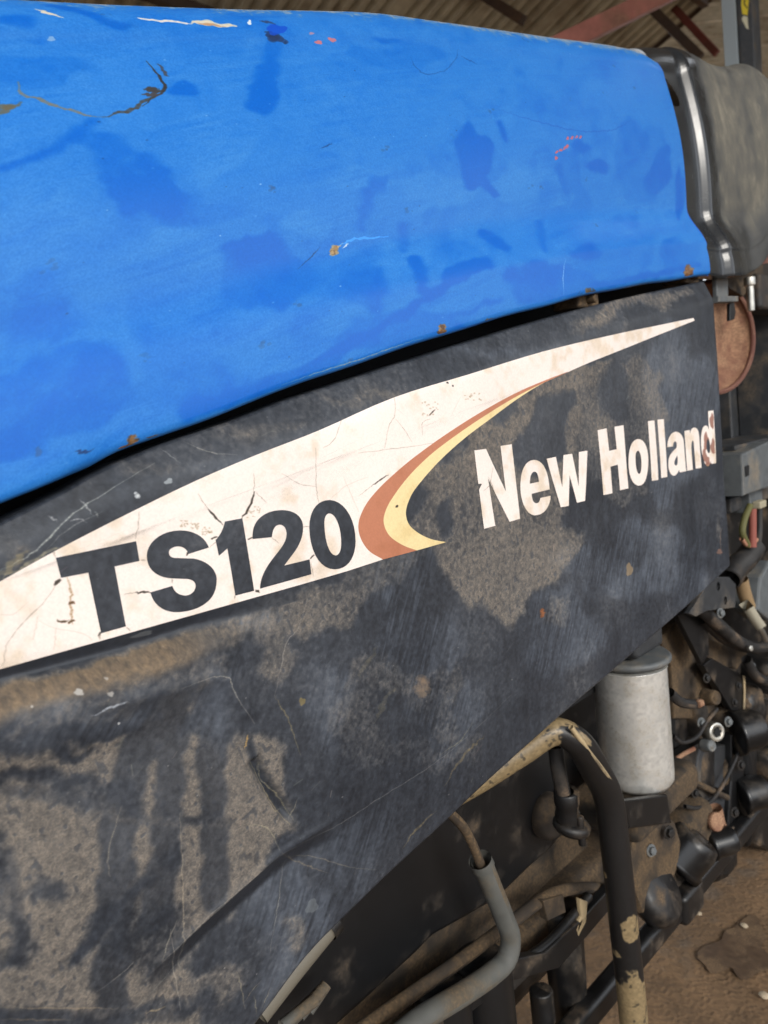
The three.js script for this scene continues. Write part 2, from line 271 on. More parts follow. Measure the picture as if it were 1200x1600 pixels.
      bare = Math.max(bare, sst(-0.024, -0.016, s) * (1 - sst(-0.003, 0.002, e)) * (1 - 0.5 * sst(0.8, 1, q))); brown = g * sst(0.000, 0.004, e) * (1 - sst(0.014, 0.03, e)); pale = g * sst(0.014, 0.03, e) * (1 - sst(0.03, 0.07, e));
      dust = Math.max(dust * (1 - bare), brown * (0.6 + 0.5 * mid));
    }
    const film = clamp(0.10 + (big - 0.42) * 0.4 + (mid - 0.5) * 0.16) * 0.34;                                  // thin dirt left everywhere
    const streak = fbm((x * 0.5 + y * 0.87) / 0.03, (x * 0.87 - y * 0.5) / 0.003, 3);
    const hz = (scuffSheen(wx, wy) * sst(0.25, 0.7, big * 0.6 + streak * 0.5) + 0.35 * pale) * (1 - bare), t = clamp(dust * 0.84 + film * (1 - dust)) * (1 - bare * 0.85);
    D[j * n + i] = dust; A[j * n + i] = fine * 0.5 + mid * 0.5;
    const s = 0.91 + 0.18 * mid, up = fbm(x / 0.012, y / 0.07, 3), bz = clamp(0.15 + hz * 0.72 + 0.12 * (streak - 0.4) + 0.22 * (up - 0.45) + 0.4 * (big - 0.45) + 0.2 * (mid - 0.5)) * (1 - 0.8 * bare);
    const k = 0.86 + 0.2 * fine + 0.16 * (mid - 0.5);
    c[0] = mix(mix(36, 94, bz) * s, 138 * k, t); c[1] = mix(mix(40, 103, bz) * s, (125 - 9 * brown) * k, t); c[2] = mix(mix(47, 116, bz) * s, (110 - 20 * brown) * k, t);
  });
  const ctx = col.getContext('2d'), r = rng(31);
  for (let i = 0; i < 900; i++) {                          // fine scuffs all over, mostly rising to the right
    const x = r() * n, y = r() * n, a = -0.9 + (r() - 0.5) * 1.4, l = 4 + 26 * r() * r();
    ctx.strokeStyle = `rgba(${150 + 60 * r()},${140 + 50 * r()},${120 + 50 * r()},${0.06 + 0.22 * r() * r()})`; ctx.lineWidth = 0.7 + r() * 0.9; ctx.beginPath(); ctx.moveTo(x, y); ctx.quadraticCurveTo(x + l * Math.cos(a) * 0.5 + 3 * (r() - 0.5), y + l * Math.sin(a) * 0.5 + 3 * (r() - 0.5), x + l * Math.cos(a), y + l * Math.sin(a)); ctx.stroke();
  }
  for (let i = 0; i < 420; i++) { ctx.fillStyle = `rgba(215,208,196,${0.15 + 0.6 * r() * r()})`; const s = 0.5 + 1.3 * r() * r(); ctx.beginPath(); ctx.arc(r() * n, r() * n, s, 0, 7); ctx.fill(); }
  const S = (s, mm, c, o) => { ctx.globalAlpha = 0.62; stroke(ctx, PS, s, mm * 0.9, c, onZ, true, 0.9, o ?? 1); ctx.globalAlpha = 1; };
  // scratches, dirt threads, and ridge and crease highlights painted as strokes
  S('0,893 60,858 115,805 250,722', 1.1, 'rgba(196,200,190,0.75)'); S('5,905 50,878 95,855', 3.2, 'rgba(168,158,128,0.6)'); S('75,858 110,826 160,800', 0.8, 'rgba(190,190,180,0.5)'); S('130,780 147,805', 1.0, 'rgba(200,200,196,0.6)'); S('82,806 92,815', 0.9, 'rgba(190,190,190,0.6)'); S('112,815 122,811 137,816', 0.9, 'rgba(200,200,196,0.7)'); S('150,799 155,808', 0.7, 'rgba(190,190,180,0.5)'); S('212,770 218,777', 2.2, 'rgba(200,204,206,0.8)');
  S('297,688 318,700 340,708 372,710', 0.9, 'rgba(190,184,170,0.6)'); S('262,700 285,722', 0.8, 'rgba(180,180,176,0.45)'); S('0,905 20,880 40,866', 5, 'rgba(140,126,92,0.5)');
  blot(ctx, PS, 265, 752, 7, 4, 'rgba(170,178,180,0.7)', onZ, -0.5); blot(ctx, PS, 107, 1075, 7, 5, 'rgba(176,172,166,0.85)'); blot(ctx, PS, 156, 1078, 5, 4, 'rgba(176,172,166,0.8)'); blot(ctx, PS, 152, 1055, 3, 2, 'rgba(176,172,166,0.7)'); blot(ctx, PS, 34, 1096, 2, 2, 'rgba(190,186,180,0.8)'); blot(ctx, PS, 178, 1127, 2.2, 2.2, 'rgba(206,206,204,0.9)'); blot(ctx, PS, 472, 1096, 5, 6, 'rgba(136,118,70,0.6)'); chip(ctx, PS, 660, 1072, 13, 17, ['rgba(128,108,90,0.25)', 'rgba(112,98,84,0.25)']); chip(ctx, PS, 847, 958, 4, 8, ['rgba(140,88,56,0.7)', 'rgba(110,72,50,0.7)']); blot(ctx, PS, 984, 890, 5, 10, 'rgba(150,128,96,0.7)'); blot(ctx, PS, 501, 1424, 9, 12, 'rgba(110,114,118,0.55)', onZ, 0.4); blot(ctx, PS, 225, 992, 18, 4, 'rgba(110,112,112,0.5)', onZ, -0.25);
  S('130,1112 160,1100 180,1090', 2.4, 'rgba(190,196,206,0.75)'); S('270,1072 300,1062 328,1055 352,1058 360,1072 375,1098 398,1132', 0.9, 'rgba(164,158,146,0.8)'); S('480,935 464,985 450,1000 440,1040 430,1088', 0.7, 'rgba(160,154,144,0.7)'); S('430,1088 448,1120 470,1180', 1.2, 'rgba(150,130,80,0.5)');  // first stroke is the glint along the ridge, painted in
  S('432,1345 445,1335 520,1298 600,1247 680,1196 745,1140 800,1086', 0.8, 'rgba(150,148,142,0.6)'); S('240,1525 290,1475 345,1420 400,1372 440,1336', 0.8, 'rgba(150,146,136,0.7)');  // highlight along the edge of the crease, painted in
  S('395,1185 412,1225 430,1258 455,1290', 0.8, 'rgba(190,170,120,0.8)'); S('408,1192 415,1220 440,1246 462,1283', 0.8, 'rgba(180,168,130,0.7)'); S('418,1245 432,1268 447,1268', 0.7, 'rgba(190,176,140,0.7)'); S('455,1282 466,1250', 0.6, 'rgba(180,170,140,0.7)'); S('383,1170 389,1148', 1.6, 'rgba(176,140,80,0.8)');
  S('390,1290 417,1293 440,1330', 0.8, 'rgba(170,160,130,0.7)'); S('440,1332 470,1350 500,1362 525,1370', 1.2, 'rgba(150,130,100,0.45)'); S('455,1345 500,1345 560,1360 600,1365', 0.8, 'rgba(160,144,116,0.5)'); S('458,1350 450,1400 444,1440 436,1500', 0.7, 'rgba(160,154,140,0.7)'); S('190,1260 178,1300 168,1340 172,1370', 0.8, 'rgba(170,156,132,0.6)');
  S('282,1270 286,1350 290,1430 292,1480 296,1540', 0.8, 'rgba(176,160,134,0.65)'); S('258,1505 266,1480 280,1440', 0.9, 'rgba(170,160,140,0.7)'); S('295,1590 290,1555 278,1500 270,1455', 0.7, 'rgba(176,166,150,0.7)'); S('300,1480 292,1505 297,1530', 0.7, 'rgba(150,146,136,0.5)'); S('0,1576 60,1578 140,1580 190,1582', 0.9, 'rgba(160,140,110,0.6)'); S('0,1596 120,1598', 0.9, 'rgba(160,140,110,0.5)'); S('155,1553 200,1520 212,1505', 0.8, 'rgba(180,172,156,0.6)'); S('200,1600 260,1545 300,1510', 1.2, 'rgba(120,118,112,0.5)'); S('235,1590 250,1588 270,1582', 1.6, 'rgba(170,150,118,0.6)');
  for (const s of ['385,1530 395,1560 402,1592', '415,1570 422,1600', '440,1560 430,1590', '400,1580 412,1560 425,1545']) S(s, 0.7, 'rgba(180,164,130,0.6)', 5);
  S('620,1070 600,1100 585,1130', 6, 'rgba(120,106,84,0.22)'); S('590,1010 560,1060', 5, 'rgba(120,110,90,0.2)'); S('690,1180 720,1160 740,1130', 2, 'rgba(150,140,110,0.35)'); S('700,1230 730,1180 760,1150', 4, 'rgba(140,120,84,0.35)'); S('640,1330 660,1300 690,1270', 3, 'rgba(150,128,90,0.4)');
  S('753,640 753,610 752,560', 0.6, 'rgba(170,166,160,0.6)'); S('1128,820 1125,845 1127,865', 2, 'rgba(160,132,110,0.6)'); blot(ctx, PS, 1124, 862, 4, 4, 'rgba(150,110,94,0.6)'); S('1040,930 1048,960', 1, 'rgba(150,156,164,0.5)'); S('930,1000 918,1040', 1, 'rgba(140,146,154,0.5)'); S('940,480 960,500', 1.2, 'rgba(190,180,160,0.6)');
  // the lower edge, worn to the bare material
  S('420,1618 500,1506 600,1396 690,1306 790,1206 905,1101 1000,1016 1100,926', 1.4, 'rgba(120,112,84,0.75)');
  const aux = pixelCanvas(n, n, (i, j, c) => { const d = D[j * n + i], a = A[j * n + i]; c[0] = 100 + 90 * d * (0.4 + a) + 20 * (a - 0.5); c[1] = 255 * clamp(mix(0.40, 0.92, d) + 0.14 * (a - 0.5)); c[2] = 0; });
  const ax = texOf(aux, false);
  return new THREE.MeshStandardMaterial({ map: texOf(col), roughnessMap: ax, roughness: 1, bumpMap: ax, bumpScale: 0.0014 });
})();

// printed decal: cream film with cracks and dirt
const decalTexture = (tint, film) => {
  const n = 2048, sh = sheet(-0.08, 1.56, 0.98, 1.52, n, 1024);
  const col = pixelCanvas(n, 1024, (i, j, c) => {
    const x = sh.x(i), y = sh.y(j), f = noise(x / 0.0014, y / 0.0014), m = fbm(x / 0.02, y / 0.02, 4), b = fbm(x / 0.09 + 9, y / 0.09, 4);
    const st = sst(0.50, 0.74, m * 0.6 + b * 0.4) * film * 0.9, k = 0.965 + 0.05 * f - 0.05 * (b - 0.5);
    c[0] = tint[0] * k * (1 - 0.07 * st); c[1] = tint[1] * k * (1 - 0.10 * st); c[2] = tint[2] * k * (1 - 0.16 * st);
  });
  const ctx = col.getContext('2d'), S = (s, mm, c, o) => stroke(ctx, sh, s, mm * 0.85, c, onZ, true, 0.7, o ?? 2), dk = 'rgba(52,44,36,0.95)', th = 'rgba(120,104,88,0.6)', ft = 'rgba(160,140,120,0.4)';
  if (film > 0.9) {
    // cracks: gaps in the film, wide ones open down to the panel
    for (const [s, mm] of [['348,820 336,807 326,795', 1.6], ['397,768 392,785 385,798 378,812', 1.9], ['94,905 87,914', 1.8], ['213,926 236,926', 1.6], ['155,994 158,988', 1.0], ['400,922 405,926', 1.5], ['484,873 490,867', 1.3], ['330,842 340,839', 1.3], ['387,843 395,840', 1.0], ['293,868 295,862', 1.2]]) S(s, mm, dk);
    for (const s of ['94,905 70,940 35,975 12,1005 5,1040', '310,772 318,785 326,795', '396,740 397,755 396,770', '440,740 470,757 493,760', '493,700 494,760 497,785', '560,708 600,703 640,698 680,692', '213,926 195,929', '345,841 328,855', '218,800 217,820 213,842', '222,875 228,876', '270,904 270,911', '424,840 434,848', '472,823 482,823', '157,990 156,1000', '199,980 204,986', '368,930 367,936', '400,770 415,785', '485,880 489,900', '618,620 616,650 608,665 601,700', '618,655 632,672 643,690', '660,680 660,660 672,655', '540,640 520,690 505,700', '80,856 88,870']) S(s, 0.55, th);
    for (const s of ['62,970 88,982 130,990 145,1000', '88,982 85,1015', '505,790 540,760 575,745', '537,745 560,800', '45,940 20,960 0,960', '52,1000 60,962', '120,880 150,880', '720,620 705,650']) S(s, 0.5, ft);
    S('105,902 112,925 112,940', 1.5, 'rgba(150,116,76,0.55)'); S('111,935 113,975', 1.6, 'rgba(150,116,76,0.5)'); S('90,968 100,972 106,971', 1.9, 'rgba(84,66,48,0.9)'); S('109,942 116,943', 1.8, 'rgba(96,70,44,0.85)'); S('108,973 116,970', 1.8, 'rgba(96,74,50,0.85)'); S('670,650 680,640', 1.6, 'rgba(70,60,50,0.85)'); S('580,760 606,742', 1.5, 'rgba(60,52,44,0.9)'); S('561,775 580,760', 0.6, th); S('700,597 702,599', 1.5, 'rgba(40,36,32,0.9)'); S('708,602 709,604', 1.4, 'rgba(40,36,32,0.9)');
    for (const [x, y, a, b] of [[288, 818, 5, 4], [305, 822, 5, 4], [325, 830, 8, 5], [670, 640, 12, 10], [740, 620, 12, 5], [395, 800, 9, 8]]) { const r = rng(x); for (let i = 0; i < 16; i++) blot(ctx, sh, x + (r() - 0.5) * 2.4 * a, y + (r() - 0.5) * 2.4 * b, 0.8 + r() * 1.4, 0.7 + r(), 'rgba(140,118,84,0.4)', onZ, 0, i); }
    // torn N and rust showing through the last letter
    S('756,767 765,758 771,730', 0.7, 'rgba(150,136,122,0.9)'); S('763,745 770,760 778,790', 1.0, 'rgba(110,96,82,0.6)');
    for (const [x, y, a, b] of [[1103, 690, 4, 14], [1100, 712, 3.5, 10], [1105, 720, 3.5, 6], [1112, 658, 3.2, 12], [1113, 698, 3.4, 12], [1106, 726, 5, 3]]) blot(ctx, sh, x, y, a, b, 'rgba(140,94,80,0.85)');
    blot(ctx, sh, 1104, 730, 4, 3, 'rgba(180,140,90,0.9)');
  } else { const r = rng(5); for (let i = 0; i < 60; i++) { ctx.fillStyle = 'rgba(90,60,40,0.25)'; ctx.beginPath(); ctx.arc(r() * n, r() * 1024, 0.5 + 1.2 * r(), 0, 7); ctx.fill(); } S('619,791 620,792', 2, 'rgba(50,40,30,0.9)'); }
  return { sh, mat: new THREE.MeshStandardMaterial({ map: texOf(col), roughness: 0.5 }) };
};
const cream = decalTexture([240, 228, 219], 1), orange = decalTexture([186, 120, 90], 0.7), yellow = decalTexture([236, 214, 160], 0.7);

// ------------------------------------------------------------------ the tractor
const tractor = thing('tractor', 'blue tractor with dusty hood and worn black side panel lettered in white', 'tractor');

// hood
const hoodFlare = (x) => 0.30 + 0.70 * sst(0.2, 1.5, x);
const RIM = 9;
function hoodProfile(x) {                                 // [y, z] from the inner flange over the lip and the side to the centre line
  const b = hoodBottom(x) + 0.0012 * Math.sin(x * 31) * 0.6, t = hoodTop(x), f = hoodFlare(x), H = t - b, side = (k) => -0.004 - f * 0.030 - 0.030 * k, p = [];
  p.push([b + 0.014, -0.034], [b + 0.002, -0.030], [b - 0.001, -0.010], [b, -0.004], [b + 0.003, -0.0006], [b + 0.008, 0.0004], [b + 0.02, 0.0002], [b + 0.035, -0.001], [b + 0.05, -0.004 * f]);
  for (let k = 1; k <= 10; k++) { const q = k / 10; p.push([b + 0.05 + 0.085 * q, mix(-0.002, side(0.1), q * q * (3 - 2 * q))]); }
  const y1 = b + 0.135, y2 = t - 0.05, z1 = side(0.1), z2 = -0.064 - 0.012 * (1 - f);
  for (let k = 1; k <= 22; k++) { const q = k / 22; p.push([mix(y1, y2, q), mix(z1, z2, q) + 0.010 * Math.sin(Math.PI * q)]); }
  for (let k = 1; k <= 14; k++) { const a = k / 14 * 1.40 + 0.08; p.push([y2 + 0.062 * (Math.sin(a) - Math.sin(0.08)), z2 - 0.062 * (Math.cos(0.08) - Math.cos(a))]); }
  const e = p[p.length - 1]; for (let k = 1; k <= 10; k++) { const q = k / 10; p.push([e[0] + 0.03 * Math.sin(q * Math.PI / 2), mix(e[1], -0.45, q)]); }
  return p;
}
const HX0 = -0.25, HX1 = 1.532, NHX = 200;
const hoodArc = (x) => { const p = hoodProfile(x); let s = 0; return p.map((q, i) => { if (i > 3) s += Math.hypot(q[0] - p[i - 1][0], q[1] - p[i - 1][1]); return [q[0], q[1], s]; }); };
const hoodAt = (px, py) => {                              // a measured pixel carried to the hood: x and the distance up from its lip
  let z = -0.04, q, s = 0;
  for (let k = 0; k < 6; k++) {
    q = onZ(px, py, z); const p = hoodArc(q.x); let i = 4; while (i < 55 && p[i + 1][0] < q.y) i++;
    const t = clamp((q.y - p[i][0]) / (p[i + 1][0] - p[i][0] || 1e-6), -3, 1); z = mix(p[i][1], p[i + 1][1], t); s = mix(p[i][2], p[i + 1][2], t);
  }
  return V(q.x, s, 0);
};
const HS = sheet(-0.3, 1.56, -0.06, 0.70, 2048, 1536);
const hoodMat = (() => {
  const grey = (v) => `rgb(${v},${v},${v})`;
  const wiped = softMask(HS, (c, m) => {                  // 1 = rubbed clean, 0 = dusty film
    c.fillStyle = grey(70); c.fillRect(0, 0, m.w, m.h);
    const S = (s, mm, v) => stroke(c, m, s, mm, grey(v), hoodAt, false, 0.3), B = (x, y, a, b, v, r = 0) => blot(c, m, x, y, a, b, grey(v), hoodAt, r);
    for (const [x, y, a, b, v] of [[60, 110, 90, 25, 150], [60, 480, 60, 60, 110], [130, 600, 90, 60, 150], [40, 640, 60, 80, 140], [300, 600, 90, 50, 130], [250, 500, 50, 60, 130], [420, 430, 70, 60, 190], [560, 440, 50, 40, 150], [640, 520, 120, 30, 150], [860, 440, 80, 30, 150], [960, 400, 60, 40, 110], [300, 330, 60, 30, 120], [330, 60, 60, 30, 120], [620, 90, 80, 20, 130], [880, 300, 40, 60, 120], [1000, 260, 40, 80, 110], [1060, 400, 30, 30, 130], [560, 280, 60, 20, 20], [680, 300, 60, 30, 25], [830, 290, 60, 40, 20], [500, 350, 60, 20, 10], [1000, 340, 60, 30, 0], [620, 400, 50, 16, 0], [520, 130, 60, 40, 20], [270, 400, 60, 40, 20], [60, 330, 60, 40, 30], [340, 230, 50, 50, 20]]) B(x, y, a, b, v);
    S('85,10 130,20 190,42', 7, 235); S('0,268 40,250 95,228 150,186', 5, 220); S('0,34 45,32', 8, 190); B(64, 59, 10, 7, 210); B(290, 140, 18, 13, 235); S('432,68 420,110 408,165', 11, 215); S('408,165 414,130', 13, 230); S('165,215 180,260 205,320', 13, 185); S('228,245 245,290 268,335', 12, 185);
    B(395, 395, 46, 32, 235); B(425, 440, 30, 46, 215); B(360, 440, 20, 50, 180); S('425,602 480,575 560,530 640,485 700,445 762,412', 11, 240); S('648,405 662,455', 8, 230); S('700,430 740,408 768,414', 10, 235); S('300,640 420,605 520,560', 14, 190); B(560, 440, 30, 20, 190); S('585,425 590,480', 10, 180); B(741, 243, 26, 48, 250, -0.12); S('752,285 775,305', 7, 220); S('780,190 788,215', 6, 220); S('870,262 885,300', 8, 170); B(935, 262, 16, 10, 190); B(905, 232, 14, 12, 170); B(915, 392, 24, 14, 210); S('755,365 790,388', 9, 200); S('840,345 850,390', 8, 190); B(880, 430, 30, 16, 180); B(505, 240, 20, 5, 140); B(610, 62, 26, 5, 200); S('575,300 560,360', 8, 160); B(590, 288, 16, 20, 150); S('630,350 632,390', 7, 170); S('0,700 60,672 160,640', 20, 175); B(1030, 270, 18, 40, 180, 0.3); B(990, 215, 20, 30, 160, -0.4); B(1062, 300, 8, 40, 200); S('930,445 1000,430 1090,415', 10, 190); S('780,470 700,495 560,540', 7, 170);
  }, 3, 640);
  const S0 = []; for (let k = 0; k <= 200; k++) { const x = mix(HS.X0, HS.X1, k / 200), a = hoodArc(x); S0.push(a[40][2] + 0.062 * mix(0.98, 0.62, sst(0.2, 1.5, x))); }
  const w = HS.w, h = HS.h, D = new Float32Array(w * h);
  const col = pixelCanvas(w, h, (i, j, c) => {
    const x = HS.x(i), y = HS.y(j), w1 = fbm(x / 0.03, y / 0.03, 3) - 0.5, w2 = fbm(x / 0.03 + 31, y / 0.03, 3) - 0.5;
    const m = wiped(x + w1 * 0.013, y + w2 * 0.013), big = fbm(x / 0.13 + 2, y / 0.10, 4), mid = fbm(x / 0.016, y / 0.012, 4), fine = noise(x / 0.0012, y / 0.0012);
    const brush = fbm((x + 0.4 * y) / 0.08, (y - 0.12 * x) / 0.0035, 3), brush2 = fbm((x - 0.9 * y) / 0.05, (y + 0.5 * x) / 0.004, 2);
    const grain = fbm(x / 0.005, y / 0.005, 3), smear = fbm((x + 0.25 * y + 0.05 * w1) / 0.10, (y - 0.22 * x + 0.05 * w2) / 0.022, 4), clean = sst(0.16, 0.90, m + (mid - 0.5) * 0.30 + (big - 0.5) * 0.9 + (grain - 0.5) * 0.15 + (smear - 0.5) * 0.5 + (brush - 0.5) * 0.15);
    const film = clamp((1 - clean * 0.84) * (0.66 + 0.32 * (brush - 0.5) + 0.08 * (brush2 - 0.5) + 0.24 * (fine - 0.5) + 0.12 * (grain - 0.5) + 0.12 * (mid - 0.5) + 0.55 * (smear - 0.5) + 0.75 * (big - 0.45)));
    D[j * w + i] = film;
    const e = 1 + 0.05 * (fine - 0.5);
    const q = Math.round((x - HS.X0) / (HS.X1 - HS.X0) * 200), top = sst(-0.012, 0.016, y - S0[q] + (mid - 0.5) * 0.03 + (grain - 0.5) * 0.03) * (0.6 + 0.4 * fine);   // rim sheen along the hood crown, painted in as pale dust
    c[0] = mix(mix(0, 58, film) * e, 176, top); c[1] = mix(mix(92, 131, film) * e, 172, top); c[2] = mix(mix(192, 204, film) * e, 166, top);
  });
  const ctx = col.getContext('2d'), S = (s, mm, c, o) => stroke(ctx, HS, s, mm, c, hoodAt, true, 0.7, o ?? 4), B = (x, y, a, b, c, r = 0) => blot(ctx, HS, x, y, a, b, c, hoodAt, r), r = rng(77);
  for (let i = 0; i < 1500; i++) { const x = r() * w, y = r() * h, a = (r() - 0.5) * 0.5 + 0.12, l = 8 + 70 * r() * r(); ctx.strokeStyle = r() < 0.5 ? `rgba(150,188,236,${0.03 + 0.10 * r()})` : `rgba(8,60,150,${0.05 + 0.12 * r()})`; ctx.lineWidth = 0.5 + 0.7 * r(); ctx.beginPath(); ctx.moveTo(x, y); ctx.lineTo(x + l * Math.cos(a), y + l * Math.sin(a)); ctx.stroke(); }
  for (let i = 0; i < 700; i++) { ctx.fillStyle = r() < 0.6 ? `rgba(30,50,90,${0.15 + 0.4 * r()})` : `rgba(210,220,235,${0.1 + 0.5 * r() * r()})`; ctx.beginPath(); ctx.arc(r() * w, r() * h, 0.5 + 1.5 * r() * r(), 0, 7); ctx.fill(); }
  for (let i = 0; i < 46; i++) { ctx.fillStyle = `rgba(50,66,96,${0.10 + 0.18 * r()})`; const x = r() * w, y = r() * h; for (let k = 0; k < 5; k++) { ctx.beginPath(); ctx.arc(x + (r() - 0.5) * 14, y + (r() - 0.5) * 14, 1 + 3 * r(), 0, 7); ctx.fill(); } }
  // grease thread, scuffs, paint from other machines, chips
  const gr = 'rgba(66,64,62,0.75)';
  S('28,128 36,148 62,156 95,168 130,178 160,183', 2.2, 'rgba(112,110,100,0.7)'); S('160,183 190,176 214,166 236,152 250,140', 2.6, gr); S('222,166 240,152 254,146 256,132 248,120 238,108 228,96', 1.8, 'rgba(48,46,46,0.9)'); S('226,140 240,140 252,142', 4.2, 'rgba(58,56,58,0.75)'); S('222,148 238,148 252,146', 3, 'rgba(64,62,66,0.7)'); S('246,100 258,112 262,120', 2.2, 'rgba(60,66,80,0.8)'); S('0,178 14,166 30,162', 5, 'rgba(96,90,70,0.55)');
  S('216,28 240,32 270,34 300,36', 3.4, 'rgba(214,206,196,0.85)', 5); S('300,36 330,37 369,43', 6, 'rgba(206,196,174,0.8)', 6); S('310,36 350,41', 4, 'rgba(170,130,96,0.5)', 7); S('55,14 75,20 95,27', 2.6, 'rgba(206,196,176,0.8)', 8); B(390, 35, 3, 4, 'rgba(226,226,226,0.9)'); B(290, 8, 5, 3, 'rgba(206,206,206,0.7)'); B(80, 61, 6, 4, 'rgba(140,170,206,0.7)');
  S('406,33 418,34 430,38', 3, 'rgba(40,66,110,0.7)'); S('416,50 430,58 446,66', 7, 'rgba(26,46,84,0.6)'); B(432, 46, 16, 8, 'rgba(8,70,190,0.8)'); B(498, 66, 6, 3, 'rgba(206,110,110,0.85)', 0.1); B(519, 62, 7, 3, 'rgba(206,110,110,0.8)', 0.3); B(487, 52, 4, 2, 'rgba(190,130,140,0.7)'); 
  for (const [a, b] of [[885, 214], [892, 213], [899, 212], [905, 212], [868, 236], [874, 233], [880, 230], [884, 227]]) S(`${a},${b + 4} ${a + 4},${b}`, 2.6, 'rgba(196,96,100,0.65)', a); B(869, 247, 2.5, 3, 'rgba(206,92,92,0.8)');
  S('640,88 650,105 665,116 690,112 712,92 716,76', 1.6, 'rgba(14,60,130,0.32)'); S('775,170 840,190 900,204 960,202 985,188', 2.4, 'rgba(14,80,180,0.32)'); S('720,88 745,100', 2, 'rgba(14,60,130,0.4)'); S('500,232 520,224', 1.4, 'rgba(20,60,120,0.5)');
   S('516,398 524,388 534,381', 3, 'rgba(176,150,108,0.9)'); S('530,384 550,374 580,372 606,370', 2.2, 'rgba(60,150,240,0.85)'); S('535,388 545,380', 1.4, 'rgba(220,226,230,0.5)'); S('466,420 488,400 500,386', 1.0, 'rgba(30,50,90,0.6)'); S('881,460 880,430 884,405', 1.0, 'rgba(170,200,240,0.55)'); 
  // rust where the lip is chipped
  const RT = ['rgba(112,76,48,0.75)', 'rgba(142,104,66,0.7)', 'rgba(78,58,46,0.7)', 'rgba(156,122,84,0.6)'], DT = ['rgba(96,80,62,0.6)', 'rgba(70,66,64,0.5)', 'rgba(124,104,78,0.5)'], C = (x, y, a, b, t) => chip(ctx, HS, x, y, a, b, t, hoodAt);
  C(208, 690, 9, 13, RT); C(198, 707, 14, 8, RT); C(240, 690, 12, 6, DT); C(690, 515, 7, 9, RT); C(763, 502, 9, 4, DT); C(1076, 424, 7, 10, RT); C(922, 456, 10, 6, DT); C(522, 391, 8, 8, ['rgba(150,122,84,0.8)', 'rgba(176,152,110,0.7)', 'rgba(110,90,66,0.7)']); B(60, 706, 5, 8, 'rgba(60,74,110,0.4)'); S('118,703 130,702 145,698', 2, 'rgba(30,60,110,0.7)');
  S('440,602 520,575 600,548 660,528', 1.0, 'rgba(190,180,160,0.5)'); S('330,660 420,625', 1.0, 'rgba(90,70,60,0.4)');
  const aux = pixelCanvas(w, h, (i, j, c) => { const f = D[j * w + i]; c[0] = 110 + 40 * f; c[1] = 255 * mix(0.38, 0.62, f); c[2] = 0; });
  const ax = texOf(aux, false);
  return new THREE.MeshPhysicalMaterial({ map: texOf(col), roughnessMap: ax, roughness: 1, bumpMap: ax, bumpScale: 0.0002, specularIntensity: 0.45, clearcoat: 0.2, clearcoatRoughness: 0.25 });
})();
{
  const rows = hoodArc(1).length, table = []; const xs = []; for (let i = 0; i <= NHX; i++) { const x = mix(HX0, HX1, i / NHX); xs.push(x); table.push(hoodArc(x)); }
  const dents = (x, s) => 0.0016 * (fbm(x / 0.2 + 4, s / 0.14, 2) - 0.5) * sst(0.02, 0.06, s) - 0.004 * Math.exp(-(((x - 0.265) / 0.02) ** 2)) * (1 - sst(0, 0.015, s));
  const near = gridGeo(NHX, rows - 1, (i, j) => { const q = table[i][j]; return [xs[i], q[0] + (j > 1 && j < 7 ? -0.0025 * Math.exp(-(((xs[i] - 0.268) / 0.016) ** 2)) : 0), q[1] + (j > 2 && j < 45 ? dents(xs[i], q[2]) : 0)]; }, (i, j) => HS.uv(xs[i], j < 4 ? -0.012 * (4 - j) : table[i][j][2]));
  const hood = part('hood', near, hoodMat, tractor, 'blue hood side with dust film, wiped streaks and chipped lip');
  const far = gridGeo(40, rows - 1, (i, j) => { const x = mix(HX0, HX1, i / 40), q = hoodProfile(x)[j]; return [x, q[0], -0.9 - q[1]]; }, (i, j) => HS.uv(mix(HX0, HX1, i / 40), j / rows * 0.6));
  far.index.array.reverse(); far.computeVertexNormals();
  part('hood_far_side', far, hoodMat, tractor);
  // rear rim of the hood, a folded edge a few millimetres thick
  const last = hoodArc(HX1), rim = last.slice(3).map((q) => V(HX1 - 0.0008, q[0], q[1] - 0.0035)); part('hood_edge', tube(rim, 0.0034, 120, 8), plain(18, 88, 190, 0.5), hood);
  // near-black plates added behind the gap to stand for the dark engine bay
  part('gap_dark_plate', [box(-0.25, 1.50, 0.75, 1.55, -0.16, -0.15), box(-0.25, -0.24, 0.6, 1.5, -0.85, -0.05)], M.hole, tractor);
}
// hinge pins and trapped dirt in the gap under the hood
for (const [x, y] of [[912, 470], [1075, 434]]) { const c = onZ(x, y, -0.03); part('hinge_pin', [box(c.x - 0.03, c.x + 0.035, c.y - 0.012, c.y + 0.02, -0.07, -0.022, 0.005), lathe(disc(0.007, 0.02, 0.002), V(c.x, c.y, -0.018), V(0, 0, 1), 6)], M.brown, tractor); }
